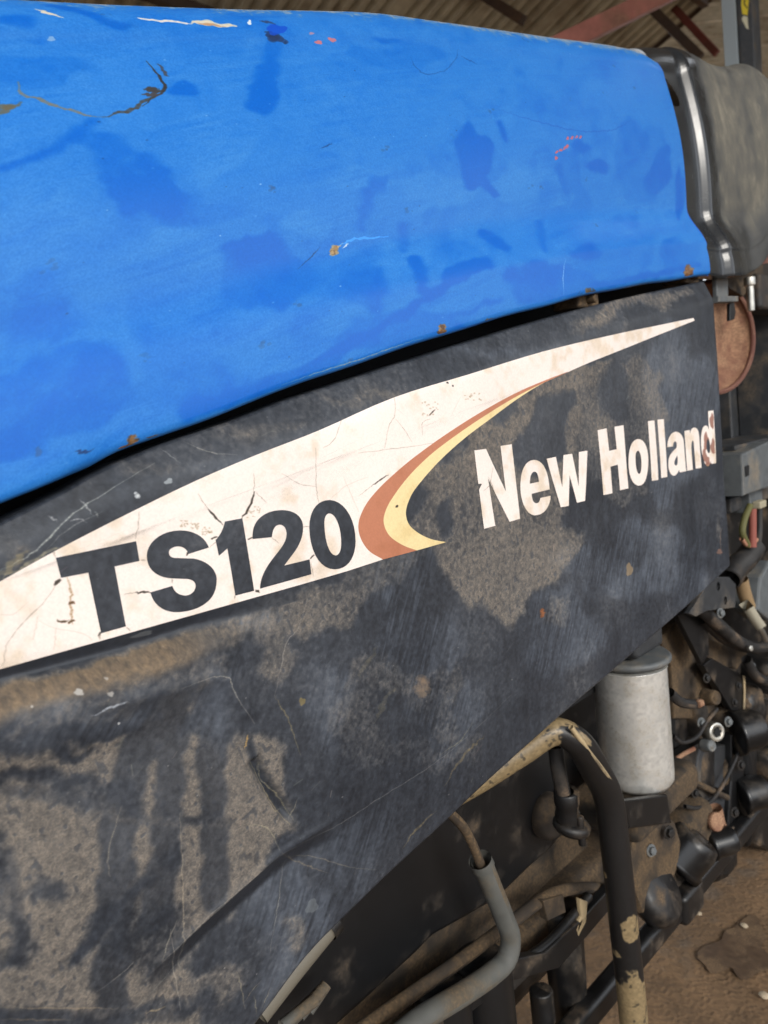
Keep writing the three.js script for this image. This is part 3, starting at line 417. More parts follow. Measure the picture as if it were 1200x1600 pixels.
// side panel
const NPX = 460, NPY = 300;
const sidePanel = (() => {
  const px = (i) => { const t = i / NPX; return mix(-0.07, X_END, mix(t, t * t, 0.45)); };
  const RB = 4, RT = 2;
  const g = gridGeo(NPX + 3, NPY + RB + RT, (i, j) => {
    const e = Math.max(0, i - NPX), x0 = px(Math.min(i, NPX)), x = x0 + [0, 0.0015, 0.002, 0.002][e], back = [0, 0.0015, 0.006, 0.03][e];
    const yb = panelBottom(x0) + 0.004, yt = panelTop(x0) - 0.002; let y, dz = 0;
    if (j < RB) { const k = [[0.001, -0.03], [-0.004, -0.010], [-0.004, -0.004], [-0.0025, -0.001]][j]; y = yb + k[0]; dz = k[1]; }
    else if (j > RB + NPY) { const k = j - RB - NPY; y = yt + [0, 0.001, 0.0005][k]; dz = [0, -0.003, -0.03][k]; }
    else y = mix(yb, yt, (j - RB) / NPY);
    return [x, y, relief(x0, clamp(y, yb, yt)) + dz - back];
  }, (i, j, p) => PS.uv(p[0], p[1]));
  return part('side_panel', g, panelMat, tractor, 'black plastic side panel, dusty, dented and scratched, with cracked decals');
})();
function parsePath(d, ox, oy, sc) {                       // 'M x,y L x,y C ... Z' in enlarged photograph pixels -> contours in metres on the panel
  const out = []; let cur = null, last = null;
  const at = (s) => { const [a, b] = s.split(',').map(Number); return [ox + a / sc, oy + b / sc]; };
  for (const [, k, rest] of d.matchAll(/([MLCZ])([^MLCZ]*)/g)) {
    const q = rest.trim() ? rest.trim().split(/\s+/).map(at) : [];
    if (k === 'M') { cur = [q[0]]; out.push(cur); last = q[0]; }
    if (k === 'L') for (const p of q) { cur.push(p); last = p; }
    if (k === 'C') for (let i = 0; i + 2 < q.length; i += 3) { const [a, b, c] = [q[i], q[i + 1], q[i + 2]]; for (let s = 1; s <= 9; s++) { const t = s / 9, w = 1 - t; cur.push([0, 1].map((n) => w * w * w * last[n] + 3 * w * w * t * a[n] + 3 * w * t * t * b[n] + t * t * t * c[n])); } last = c; }
  }
  return out.map((c) => c.map(([a, b]) => { const p = onZ(a, b, 0); return new THREE.Vector2(p.x, p.y); }));
}
function film(contours, lift, sh) {                       // a thin printed film that follows the panel's relief
  const [outer, ...holes] = contours, s = new THREE.Shape(outer); for (const h of holes) s.holes.push(new THREE.Path(h));
  const g = new TessellateModifier(0.011, 7).modify(new THREE.ShapeGeometry(s).toNonIndexed()), p = g.attributes.position, nn = new Float32Array(p.count * 3), uv = new Float32Array(p.count * 2), e = 0.0015;
  for (let i = 0; i < p.count; i++) {
    const x = p.getX(i), y = p.getY(i), z = relief(x, y); p.setZ(i, z + lift);
    const n = V(-(relief(x + e, y) - relief(x - e, y)) / (2 * e), -(relief(x, y + e) - relief(x, y - e)) / (2 * e), 1).normalize(); nn.set([n.x, n.y, n.z], i * 3); uv.set(sh.uv(x, y), i * 2);
  }
  g.setAttribute('normal', new THREE.BufferAttribute(nn, 3)); g.setAttribute('uv', new THREE.BufferAttribute(uv, 2)); return g;
}
const smooth = (s, n = 8) => { const p = pts(s).map(([a, b]) => V(a, b, 0)), c = new THREE.CatmullRomCurve3(p, false, 'centripetal'); return c.getPoints((p.length - 1) * n).map((q) => [q.x, q.y]); };
const z3 = ([a, b]) => [540 + a / 3.3333, 560 + b / 3.3333], toPanel = (l) => l.map(([a, b]) => { const p = onZ(a, b, 0); return new THREE.Vector2(p.x, p.y); });
{
  const outL = smooth('1160,68 1030,118 900,174 750,254 600,344 450,445 300,560 170,680 100,770 66,860 75,930 120,1002 192,1047').map(z3), inL = smooth('368,1000 290,970 222,918 196,850 210,785 260,700 340,600 450,494 600,382 750,283 900,193 1030,128 1160,70').map(z3);
  const outR = smooth('1164,68 1080,104 1000,145 900,208 750,318 620,415 500,522 400,632 340,714 312,800 326,862 370,905 440,940 522,957').map(z3);
  const top = smooth('-300,1068 -150,990 0,909 87,861 200,803 309,750 400,711 500,672 617,621 733,585 850,549 967,521 1040,506 1083,497', 4), bot = smooth('1085,501 1037,520 967,548 920,567 884,583', 4);
  const white = [...top, ...bot, ...outL, [540, 893], [300, 962], [0, 1046], [-300, 1128]];
  part('white_stripe', film([toPanel(white)], 0.0005, cream.sh), cream.mat, sidePanel, 'cream decal stripe with cracked film');
  part('orange_stripe', film([toPanel([...outL, ...inL])], 0.0005, orange.sh), orange.mat, sidePanel);
  part('yellow_stripe', film([toPanel([...inL, ...outR])], 0.0005, yellow.sh), yellow.mat, sidePanel);
  const A = [60, 760, 4.6154], B = [310, 740, 4.6154], C = [720, 660, 5.7143], D = [920, 620, 5.4545];
  const dark = [
    ['M128,515 L708,395 L733,538 L553,578 L634,1010 L455,1060 L362,622 L165,660 Z', A],
    ['M1085,487 L1229,441 C1205,370 1130,316 1020,317 C890,320 787,400 785,500 C784,600 860,660 970,664 L1075,668 C1120,672 1140,695 1136,725 C1130,765 1095,788 1060,787 C1010,785 980,755 970,718 L812,765 C835,865 920,912 1010,908 C1130,900 1190,862 1225,830 C1270,790 1287,740 1287,665 C1280,590 1210,535 1120,520 L985,516 C955,512 940,495 944,470 C950,445 990,428 1025,434 C1055,440 1075,460 1085,487 Z', A],
    ['M190,345 L315,322 L402,845 L268,880 L208,540 C185,560 165,578 147,592 L123,478 C150,455 180,400 190,345 Z', B],
    ['M388,472 C385,400 400,350 450,310 C500,270 560,262 610,263 C690,268 750,310 750,390 C750,470 710,540 660,600 L615,662 L797,618 L810,725 L443,830 C445,760 470,700 520,630 C570,560 630,500 630,440 C632,395 610,368 580,368 C550,370 530,395 525,458 Z', B],
    ['M795,390 C795,270 850,190 945,190 C1050,195 1130,320 1132,490 C1130,600 1080,690 980,690 C870,690 800,560 795,390 Z M905,360 C905,310 920,287 945,287 C990,290 1028,390 1028,500 C1028,560 1010,590 985,590 C930,585 905,450 905,360 Z', B],
  ], light = [
    ['M120,250 L225,237 L403,615 L355,210 L455,195 L528,860 L435,887 L245,500 L308,922 L208,950 L165,600 L190,548 L158,548 Z', C],
    ['M792,598 C785,430 730,333 650,335 C560,340 530,460 530,580 C532,720 590,832 662,830 C755,825 800,730 800,655 L708,675 C702,708 690,722 670,722 C645,720 632,690 630,637 Z M615,548 L697,530 C692,470 680,440 655,440 C630,442 612,490 615,548 Z', C],
    ['M765,325 L848,307 L905,578 L915,292 L992,280 L1048,570 L1052,265 L1130,252 L1105,700 L1033,718 L968,470 L960,745 L890,758 Z', C],
    ['M78,285 L155,268 L175,460 L240,447 L222,255 L298,242 L340,780 L268,797 L248,578 L185,595 L203,822 L125,838 Z', D],
    ['M342,570 C340,430 370,362 422,360 C475,362 505,440 505,550 C505,680 480,755 430,757 C375,755 345,680 342,570 Z M400,520 C400,480 408,460 422,460 C440,465 450,520 450,570 C450,625 445,655 430,658 C412,655 400,580 400,520 Z', D],
    ['M500,208 L555,202 L592,708 L537,716 Z', D], ['M580,195 L635,190 L668,682 L615,692 Z', D],
    ['M665,430 C665,350 700,300 740,298 C790,298 808,350 810,400 L822,560 C822,600 825,620 830,632 L775,645 C770,640 768,630 766,620 C755,655 740,672 720,672 C690,668 675,620 675,570 C675,500 700,480 745,435 C752,425 752,380 735,380 C722,382 716,400 716,422 Z M755,500 C735,525 725,550 728,572 C735,590 745,592 752,575 C757,560 757,530 755,500 Z', D],
    ['M815,292 L858,282 L862,312 C868,280 880,262 900,262 C935,265 940,320 942,380 L957,605 L908,612 L895,430 C893,385 890,372 883,375 C872,385 872,420 872,445 L884,622 L835,630 Z', D],
    ['M1017,122 L1062,115 L1082,565 L1040,572 L1038,545 C1032,580 1020,590 1005,592 C975,575 958,480 955,400 C953,310 965,240 1000,245 C1012,250 1018,265 1022,285 Z M1000,420 C1000,380 1005,360 1014,360 C1025,365 1030,400 1030,440 C1030,470 1026,480 1018,480 C1005,475 1000,450 1000,420 Z', D],
  ];
  for (const [d, o] of dark) part('letter', film(parsePath(d, ...o), 0.0008, PS), panelMat, sidePanel);
  for (const [d, o] of light) part('letter', film(parsePath(d, ...o), 0.0005, cream.sh), cream.mat, sidePanel);
}

// ------------------------------------------------------------------ black cowl behind the hood
const cowlMat = (() => {
  const sh = sheet(1.45, 2.6, 0, 1.0, 1024, 1024), n = 1024, D = new Float32Array(n * n);
  const col = pixelCanvas(n, n, (i, j, c) => {
    const x = sh.x(i), y = sh.y(j), mid = fbm(x / 0.02, y / 0.02, 4), big = fbm(x / 0.1, y / 0.16, 4), fine = noise(x / 0.0015, y / 0.0015), brush = fbm((x + 0.3 * y) / 0.012, y / 0.03, 4);
    const edge = sst(1.672, 1.74, x + 0.04 * (big - 0.5) + 0.02 * (mid - 0.5)), low = sst(0.06, 0.17, y + 0.1 * (big - 0.5));
    let d = edge * (0.45 + 0.9 * (big - 0.35) + 0.22 * (brush - 0.5) + 0.3 * (mid - 0.5)) * mix(0.35, 1, low); d = clamp(d + 0.12 * (mid - 0.3)) * (0.8 + 0.2 * fine); D[j * n + i] = d;
    d *= 0.9; c[0] = mix(34, 146, d); c[1] = mix(37, 139, d); c[2] = mix(41, 122, d);
  });
  const ctx = col.getContext('2d'), r = rng(12);
  for (let i = 0; i < 160; i++) { const x = 200 + r() * 820, y = r() * n, l = 6 + 40 * r() * r(); ctx.strokeStyle = r() < 0.6 ? `rgba(190,178,150,${0.1 + 0.25 * r()})` : `rgba(30,30,32,${0.2 * r() + 0.1})`; ctx.lineWidth = 0.7 + r(); ctx.beginPath(); ctx.moveTo(x, y); ctx.lineTo(x + l * 0.3, y + l); ctx.stroke(); }
  const aux = pixelCanvas(n, n, (i, j, c) => { const d = D[j * n + i]; c[0] = 90 + 100 * d; c[1] = 255 * mix(0.22, 0.92, clamp(d * 1.5)); c[2] = 0; }), ax = texOf(aux, false);
  return { sh, mat: new THREE.MeshStandardMaterial({ map: texOf(col), roughnessMap: ax, roughness: 1, bumpMap: ax, bumpScale: 0.0006 }) };
})();
{
  const raw = hoodProfile(1.53).slice(4), prof = []; raw.forEach((q, i) => { if (i) for (let k = 0; k < 4; k++) { const p = raw[i - 1], t = k / 4; prof.push([mix(p[0], q[0], t), mix(p[1], q[1], t)]); } }); prof.push(raw[raw.length - 1]);
  const NS = prof.length - 1, arc = [0], nrm = prof.map((q, i) => { const a = prof[Math.max(0, i - 6)], b = prof[Math.min(NS, i + 6)], l = Math.hypot(b[0] - a[0], b[1] - a[1]); return [-(b[1] - a[1]) / l, (b[0] - a[0]) / l]; });
  for (let i = 1; i <= NS; i++) arc.push(arc[i - 1] + Math.hypot(prof[i][0] - prof[i - 1][0], prof[i][1] - prof[i - 1][1]));
  const knots = [[1.48, -0.012], [1.56, -0.012], [1.61, -0.0122], [1.626, -0.0122], [1.630, -0.0105], [1.636, -0.0050], [1.642, 0.0005], [1.646, 0.0025], [1.654, 0.0032], [1.68, 0.0025], [1.73, -0.001], [1.78, -0.004], [1.84, -0.005], [1.92, -0.003], [2.0, -0.004], [2.2, -0.02], [2.6, -0.06]];
  const spline1 = (k) => { const c = new THREE.CatmullRomCurve3(k.map(([a, b]) => V(a, b, 0)), false, 'centripetal').getPoints(600); return (x) => { let lo = 0, hi = 600; while (hi - lo > 1) { const m = (lo + hi) >> 1; if (c[m].x > x) hi = m; else lo = m; } const t = clamp((x - c[lo].x) / (c[hi].x - c[lo].x)); return mix(c[lo].y, c[hi].y, t); }; };
  const off = spline1(knots), lift = spline1([[1.48, 0.01], [1.56, 0.036], [1.66, 0.058], [1.74, 0.070], [1.84, 0.074], [1.92, 0.084], [2.02, 0.106], [2.12, 0.116], [2.4, 0.112], [2.6, 0.10]]);
  const bottom = spline1([[1.48, 0.0], [1.66, 0.002], [1.80, 0.02], [1.90, 0.045], [1.97, 0.085], [2.01, 0.13], [2.03, 0.20], [2.05, 0.265], [2.10, 0.30], [2.3, 0.31], [2.6, 0.31]]);
  const NX = 260, y0 = prof[0][0], H = prof[NS][0] - y0;
  const xAt = (i) => i < 30 ? mix(1.500, 1.615, i / 30) : i < 130 ? mix(1.615, 1.70, (i - 30) / 100) : mix(1.70, 2.55, Math.pow((i - 130) / 130, 1.15));
  const g = gridGeo(NX, NS + 3, (i, jj) => {
    const j = Math.max(0, jj - 3), x = xAt(i), b = bottom(x), t = (prof[j][0] - y0) / H, o = off(x) * (1 - 0.75 * sst(0.80, 0.97, t)), inward = [0.03, 0.012, 0.003, 0][Math.min(jj, 3)];
    const flat = sst(1.70, 1.85, x), yy = y0 + b + (prof[j][0] - y0) * (1 - b / H), zz = mix(prof[j][1], mix(prof[j][1], -0.045, 0.6 * (1 - sst(0.12, 0.42, t))), flat);
    return [x, yy + nrm[j][0] * o + lift(x) * Math.pow(t, 1.6), zz + nrm[j][1] * o - inward];
  }, (i, jj) => { const j = Math.max(0, jj - 3); return cowlMat.sh.uv(xAt(i), arc[j]); });
  { const P = g.attributes.position, keep = [], ix = g.index.array; for (let k = 0; k < ix.length; k += 3) { const x = (P.getX(ix[k]) + P.getX(ix[k + 1]) + P.getX(ix[k + 2])) / 3, y = (P.getY(ix[k]) + P.getY(ix[k + 1]) + P.getY(ix[k + 2])) / 3; if (((x - 1.53) / 0.062) ** 2 + ((y - 1.895 + (x - 1.53) * 0.3) / 0.03) ** 2 > 1) keep.push(ix[k], ix[k + 1], ix[k + 2]); } g.setIndex(keep); }   // a notch in the front flange
  part('cowl', g, cowlMat.mat, tractor, 'dusty black plastic cowl behind the hood with a glossy ridge');
  part('cowl_dark_backing', box(1.50, 2.5, 1.50, 1.9, -0.42, -0.40), M.hole, tractor);  // near-black sheet added so the cowl openings look dark
}

// ------------------------------------------------------------------ engine bay and running gear seen below and behind the panel
const YA = V(0, 1, 0);
{
  // spin-on filter
  const c = onZ(990, 1130, -0.10), top = onZ(990, 1033, -0.10).y, bot = onZ(990, 1228, -0.10).y, h = top - bot, R = 0.068;
  const can = lathe([[0, 0], [R * 0.62, 0.001], [R * 0.9, 0.004], [R * 0.985, 0.013], [R, 0.026], [R, h * 0.985], [R * 1.02, h * 0.99], [R * 1.02, h], [0, h]], V(c.x, bot, c.z), YA, 48);
  const f = part('oil_filter', can, M.silver, tractor, 'dull silver canister filter with faint patchy grime');
  part('filter_flange', lathe(disc(R * 1.10, 0.016, 0.005), V(c.x + 0.006, top + 0.012, c.z), YA, 40), M.grey, f);
  part('filter_head', [box(c.x - 0.05, c.x + 0.06, top + 0.026, top + 0.14, c.z - 0.05, c.z + 0.045, 0.012)], M.darkgrey, tractor);
  // bent hand rail with worn paint
  const zr = 0.0, rail = pts('690,1250,-0.115 755,1213,-0.085 815,1175,-0.05 868,1143,-0.018 898,1156,0 930,1203,0.0 950,1245,0 962,1330,0 975,1450,0 988,1570,0 1000,1720,0').map(([a, b, z]) => onZ(a, b, z));
  const railGeo = tube(rail, 0.0225, 120, 18); { const P = railGeo.attributes.position, N = railGeo.attributes.normal; for (let i = 0; i < P.count; i++) { const t = Math.floor(i / 19) / 120, d = mix(-0.0030, 0.0006, sst(0.16, 0.34, t)); P.setXYZ(i, P.getX(i) + N.getX(i) * d, P.getY(i) + N.getY(i) * d, P.getZ(i) + N.getZ(i) * d); } }
  const railLen = railGeo.attributes.uv.getX(120 * 19 + 3), ru = railGeo.attributes.uv; for (let i = 0; i < ru.count; i++) ru.setXY(i, ru.getX(i) / railLen, ru.getY(i) / (2 * Math.PI * 0.0225));
  const rc = pixelCanvas(1024, 160, (i, j, q) => {
    const t = i / 1024, v = j / 160, n1 = fbm(t * 40, v * 8, 4, 8), n2 = fbm(t * 90, v * 16, 3, 16), f = noise(t * 300, v * 40, 40), e = (n1 - 0.5) * 0.16;
    let w = 1 - sst(0.0, 0.015, t - 0.225 + e * 0.9); w = Math.max(w, sst(0.0, 0.012, t - 0.735 + e * 0.5)); for (const [a, b, r1, r2] of [[0.645, 0.2, 0.026, 0.16], [0.645, 0.72, 0.026, 0.16], [0.695, 0.45, 0.008, 0.07], [0.70, 0.9, 0.009, 0.08], [0.55, 0.5, 0.006, 0.05]]) { const d = Math.hypot((t - a) / r1, (v - b) / r2); w = Math.max(w, 1 - sst(0.85, 1.0, d + (n2 - 0.5) * 0.5)); }
    w *= 1 - 0.5 * sst(0.7, 0.76, n2); const k = 0.9 + 0.2 * f; q[0] = mix(27, 132, w) * k; q[1] = mix(26, 114, w) * k; q[2] = mix(26, 84, w) * k;
  });
  part('hand_rail', railGeo, new THREE.MeshStandardMaterial({ map: texOf(rc), roughness: 0.42 }), tractor, 'bent black tube with paint worn to tan metal');
  part('rail_edge', tubePx('892,1136,0.012 925,1180,0.02 963,1232,0.018', 0, 0.004, 20, 8), M.tan, tractor);
  // grey drain hose on a thin pipe
  const hz = -0.05; part('drain_hose', tubePx('752,1345 768,1385 786,1430 798,1468 792,1498 768,1522 724,1552 650,1598 590,1650', hz, 0.0148, 60, 16), M.hose, tractor);
  part('thin_pipe', tubePx('700,1268 722,1290 738,1318 750,1348 756,1362', hz, 0.0066, 24, 10), M.brown, tractor);
  part('hose_end', tubePx('750,1343 755,1354', hz, 0.0166, 4, 16), M.hose, tractor);
  // pale pipe under the panel
  part('pale_pipe', tubePx('402,1582 454,1516 510,1448', -0.085, 0.015, 20, 16), plain(108, 102, 90, 0.6), tractor);
  part('pipe_clamp', tubePx('508,1450 520,1436', -0.085, 0.0175, 4, 18), M.oily, tractor);
  part('hose_coil', [0, 1, 2, 3].map((k) => tubePx(`${440 + k * 14},${1604 - k * 8} ${470 + k * 12},${1580 - k * 12} ${492 + k * 6},${1562 - k * 8}`, -0.07 - 0.01 * k, 0.007, 16, 8)), M.hose, tractor);
}
{
  // engine side and frame
  const o1 = onZ(700, 1350, -0.24);
  part('engine_block', box(-0.2, 2.2, 0.44, 1.25, -0.60, -0.24, 0.03), M.oily, tractor, 'oily black engine side');
  part('engine_cover', platePx('380,1560 640,1230 760,1150 870,1160 878,1290 852,1322 822,1347 770,1397 671,1452 640,1483 560,1556 420,1680', -0.165, 0.04, [], 0.008), M.black, tractor, 'dark smooth engine cover');
  part('frame_rail', box(-0.2, 1.36, 0.36, 0.45, -0.26, -0.125, 0.02), M.dusty, tractor, 'dust covered frame rail');
  part('sump', box(-0.2, 1.3, 0.22, 0.36, -0.52, -0.20, 0.04), M.oily, tractor);
  part('rail_pipe', tubePx('560,1612 640,1556 720,1500 800,1440 860,1398 905,1388 960,1390', -0.10, 0.010, 40, 10), M.brown, tractor);
  part('rail_pipe', tubePx('640,1620 720,1560 800,1512 860,1470 920,1400', -0.085, 0.008, 30, 10), M.black, tractor);
  part('pipe_bracket', [platePx('848,1408 878,1400 882,1424 856,1436', -0.088, 0.012)], M.brown, tractor);
  part('pipe_bracket', [platePx('905,1405 916,1410 914,1440 902,1462 899,1452 908,1432', -0.075, 0.004)], M.tan, tractor);
  part('lower_flange', platePx('600,1640 640,1600 700,1560 780,1505 850,1490 905,1440 960,1380 968,1400 915,1462 872,1510 800,1530 720,1590 660,1650', -0.075, 0.012), M.black, tractor);
  // stubs hanging below the rail
  const s1 = onZ(884, 1510, -0.12); part('drop_leg', lathe([[0, -0.12], [0.022, -0.118], [0.03, -0.108], [0.034, -0.02], [0.036, 0.10], [0, 0.10]], V(s1.x, s1.y + 0.01, s1.z), YA, 24), M.gloss, tractor);
  const s2 = onZ(850, 1596, -0.12); part('drop_leg', lathe(disc(0.02, 0.12, 0.004), s2, YA, 20), M.oily, tractor);
  const s3 = onZ(760, 1590, -0.10); part('drop_leg', lathe(disc(0.045, 0.2, 0.01), s3, YA, 28), M.black, tractor);
  const s4 = onZ(700, 1640, -0.10); part('drop_leg', lathe(disc(0.04, 0.2, 0.01), s4, YA, 28), M.black, tractor);
  // hose with clamp behind the hand rail
  part('clamped_hose', tubePx('868,1165 872,1200 880,1240 890,1285', -0.05, 0.012, 20, 12), M.rubber, tractor);
  const cl = onZ(886, 1262, -0.05); part('hose_clamp', lathe([[0.012, -0.03], [0.019, -0.03], [0.02, -0.01], [0.018, -0.009], [0.018, 0.009], [0.02, 0.01], [0.02, 0.03], [0.012, 0.03]], cl, V(-0.1, 1, 0.1), 20), M.oily, tractor);
  const kn = onZ(893, 1290, -0.05); part('hose_fitting', [lathe(disc(0.03, 0.02, 0.006), kn, V(0.2, 1, 0.2), 24), lathe(disc(0.006, 0.05, 0.002), onZ(908, 1298, -0.03), YA, 8)], M.oily, tractor);
  const rb = onZ(850, 1272, -0.16); part('dusty_boss', lathe(disc(0.04, 0.06, 0.01), rb, V(-0.3, 0.2, 1), 24), M.brown, tractor);
  part('slope_cover', platePx('500,1620 560,1545 640,1470 672,1440 772,1380 822,1330 866,1300 960,1330 925,1372 760,1486 620,1590 540,1660', -0.175, 0.02, [], 0.006), M.dusty, tractor);
  // filter mounting
  part('filter_bracket', box(onZ(975, 1250, -0.1).x - 0.06, onZ(1045, 1250, -0.1).x + 0.03, onZ(1000, 1290, -0.08).y, onZ(1000, 1236, -0.08).y, -0.20, -0.04, 0.024), M.dusty, tractor);
  part('bracket_face', platePx('972,1252 1040,1244 1046,1284 982,1292', -0.036, 0.006, [], 0.003), M.black, tractor);
  part('dusty_casting', platePx('985,1300 1045,1290 1058,1330 1036,1385 1000,1415 980,1360', -0.09, 0.10, [], 0.012), M.brown, tractor);
  part('casting_lobe', lathe([[0, -0.03], [0.05, -0.028], [0.062, -0.015], [0.064, 0.01], [0.05, 0.028], [0, 0.032]], onZ(1022, 1395, -0.09), V(0.2, 0.6, 1), 26), M.oily, tractor);
  // long low bar towards the rear
  const a = onZ(1036, 1440, -0.07), b = onZ(1171, 1300, -0.07); part('side_bar', [box(a.x - 0.6, b.x + 0.9, (a.y + b.y) / 2 - 0.030, (a.y + b.y) / 2 + 0.018, -0.10, -0.065, 0.012)], M.black, tractor, 'long dark bar low along the side');
  part('bar_clamp', box(onZ(1110, 1370, -0.02).x - 0.04, onZ(1110, 1370, -0.02).x + 0.05, (a.y + b.y) / 2 - 0.038, (a.y + b.y) / 2 + 0.028, -0.11, -0.055, 0.012), M.oily, tractor);
}
{
  // castings and fittings behind the filter
  const cast = (name, px, py, z, rx, ry, rz, seed, m, pw = 0.55) => {   // a cast lump: rounded block with uneven faces
    const g = new THREE.IcosahedronGeometry(1, 14), P = g.attributes.position, c = onZ(px, py, z), f = (v) => Math.sign(v) * Math.pow(Math.abs(v), pw);
    for (let i = 0; i < P.count; i++) { const x = f(P.getX(i)), y = f(P.getY(i)), q = f(P.getZ(i)), k = 1 + 0.22 * (fbm(x * 1.6 + seed + 20, y * 1.6 + q * 1.1 + 20, 3) - 0.5); P.setXYZ(i, c.x + x * rx * k, c.y + y * ry * k, c.z + q * rz * k); }
    g.computeVertexNormals(); return part(name, boxUV(g), m, tractor);
  };
  const bolt6 = (px, py, z, r, ax, m = M.oily) => { const c = onZ(px, py, z); part('bolt', [lathe(disc(r, r * 0.9, r * 0.12), c, ax, 6), lathe(disc(r * 1.5, r * 0.25, r * 0.05), c.clone().addScaledVector(ax.clone().normalize(), -r * 0.5), ax, 18)], m, tractor); };
  const dome = (px, py, z, r, h, m, name, ax = V(-0.35, 0.25, 1)) => part(name, lathe([[0, -h], [r * 1.05, -h], [r * 1.05, -h * 0.72], [r * 0.97, -h * 0.66], [r * 0.95, h * 0.2], [r * 0.84, h * 0.52], [r * 0.72, h * 0.6], [r * 0.66, h * 0.5], [r * 0.4, h * 0.5], [r * 0.34, h * 0.66], [0, h * 0.68]], onZ(px, py, z), ax, 32), m, tractor);
  const AXR = V(0.75, 0.1, 0.6), AXF = V(-0.3, 0.15, 1);
  part('gear_housing', platePx('1052,1120 1100,1095 1150,1090 1210,1100 1210,1330 1150,1300 1120,1275 1075,1290 1050,1250', -0.16, 0.14, [], 0.012), M.oily, tractor, 'oily gear housing behind the filter');
  cast('casting', 1120, 1120, -0.16, 0.07, 0.05, 0.06, 1, M.brown); cast('casting', 1150, 1105, -0.14, 0.05, 0.06, 0.06, 2, M.oily); cast('casting', 1075, 1205, -0.16, 0.06, 0.09, 0.05, 3, M.oily); cast('casting', 1120, 1195, -0.15, 0.06, 0.05, 0.05, 4, M.brown); cast('casting', 1060, 1285, -0.13, 0.07, 0.05, 0.06, 5, M.dusty); cast('casting', 1150, 1220, -0.14, 0.035, 0.16, 0.05, 6, M.black); cast('casting', 1030, 1345, -0.14, 0.06, 0.07, 0.06, 7, M.brown); cast('casting', 1100, 1330, -0.13, 0.06, 0.05, 0.06, 8, M.black); cast('casting', 1070, 1120, -0.17, 0.04, 0.06, 0.05, 9, M.dusty); cast('casting', 1196, 1190, -0.10, 0.05, 0.05, 0.05, 10, M.oily); cast('casting', 985, 1330, -0.16, 0.05, 0.08, 0.05, 11, M.dusty); cast('casting', 1190, 1050, -0.16, 0.07, 0.05, 0.05, 12, M.oily);
  part('housing_rib', platePx('1142,1150 1154,1140 1160,1200 1158,1260 1150,1310 1136,1300 1142,1220', -0.10, 0.03, [], 0.004), M.black, tractor);
  dome(1172, 1140, -0.07, 0.050, 0.045, M.gloss, 'round_cover', AXR); dome(1180, 1238, -0.07, 0.042, 0.045, M.gloss, 'round_cover', AXR); dome(1132, 1314, -0.06, 0.032, 0.04, M.gloss, 'round_cover', AXR); dome(1078, 1322, -0.08, 0.056, 0.05, M.gloss, 'round_cover', V(0.5, 0.7, 0.5));
  for (const [x, y, z, r] of [[1098, 1130, -0.09, 0.008], [1140, 1128, -0.085, 0.008], [1088, 1240, -0.10, 0.007], [1150, 1270, -0.07, 0.008], [1060, 1230, -0.10, 0.007], [1048, 1302, -0.06, 0.009], [1020, 1330, -0.07, 0.008], [1160, 1196, -0.08, 0.008], [1106, 1060, -0.09, 0.007], [1156, 1072, -0.09, 0.006], [1150, 1098, -0.09, 0.006], [1176, 1040, -0.10, 0.008], [1128, 958, -0.02, 0.007], [1040, 1105, -0.12, 0.008]]) bolt6(x, y, z, r, AXF, x % 3 ? M.oily : M.grey);
  for (const q of ['1052,1150 1066,1160 1090,1150 1104,1128 1120,1108', '1070,1260 1092,1262 1116,1246 1140,1206 1156,1170', '1090,1300 1110,1290 1140,1296 1176,1280']) part('thin_cable', tubePx(q, -0.085, 0.0045, 30, 8), M.rubber, tractor);
  part('grey_plate', platePx('1092,1172 1132,1165 1140,1236 1084,1218', -0.115, 0.02, [], 0.003), M.darkgrey, tractor);
  part('grey_plate', platePx('1082,1222 1138,1248 1136,1290 1112,1275', -0.112, 0.02, [], 0.003), M.darkgrey, tractor);
  part('brown_bar', tubePx('1084,1222 1110,1234 1136,1246', -0.095, 0.007, 10, 10), M.brown, tractor);
  part('rusty_stub', [tubePx('1118,1262 1124,1288 1132,1302', -0.08, 0.014, 12, 12), lathe(disc(0.02, 0.014, 0.003), onZ(1118, 1284, -0.06), V(-0.3, 0.3, 1), 16)], M.rust, tractor);
  part('red_strip', tubePx('1056,1186 1072,1176 1084,1170', -0.105, 0.005, 8, 8), M.rust, tractor);
  part('slanted_web', platePx('1052,1190 1108,1150 1118,1172 1060,1245 1052,1252', -0.12, 0.02, [], 0.004), M.oily, tractor);
  // socket bolt
  const bc = onZ(1116, 1143, -0.075), ba = V(-0.45, 0.2, 1).normalize(); const bolt = part('socket_bolt', lathe([[0, -0.02], [0.021, -0.02], [0.021, 0.006], [0.019, 0.010], [0.012, 0.010], [0.0105, 0.004], [0, 0.004]], bc, ba, 30), M.steel, tractor, 'bright bolt head with a star socket');
  const star = new THREE.Shape(); for (let i = 0; i <= 24; i++) { const t = i / 24 * Math.PI * 2, r = 0.0096 + 0.0020 * Math.cos(6 * t); star.lineTo(r * Math.cos(t), r * Math.sin(t)); }
  const sg = new THREE.ExtrudeGeometry(star, { depth: 0.003, bevelEnabled: false }); sg.applyQuaternion(new THREE.Quaternion().setFromUnitVectors(V(0, 0, 1), ba)); sg.translate(bc.x + ba.x * 0.0076, bc.y + ba.y * 0.0076, bc.z + ba.z * 0.0076); part('socket', sg, M.hole, bolt);
  dome(1108, 1165, -0.08, 0.014, 0.016, M.grey, 'small_cap'); dome(1113, 1090, -0.08, 0.018, 0.02, M.brown, 'small_cap');
  // brackets and dusty plates beside the filter head
  part('dusty_bracket', platePx('1030,1000 1062,965 1082,990 1100,1022 1128,1090 1110,1110 1095,1120 1052,1120 1048,1040', -0.14, 0.03, [], 0.004), M.brown, tractor);
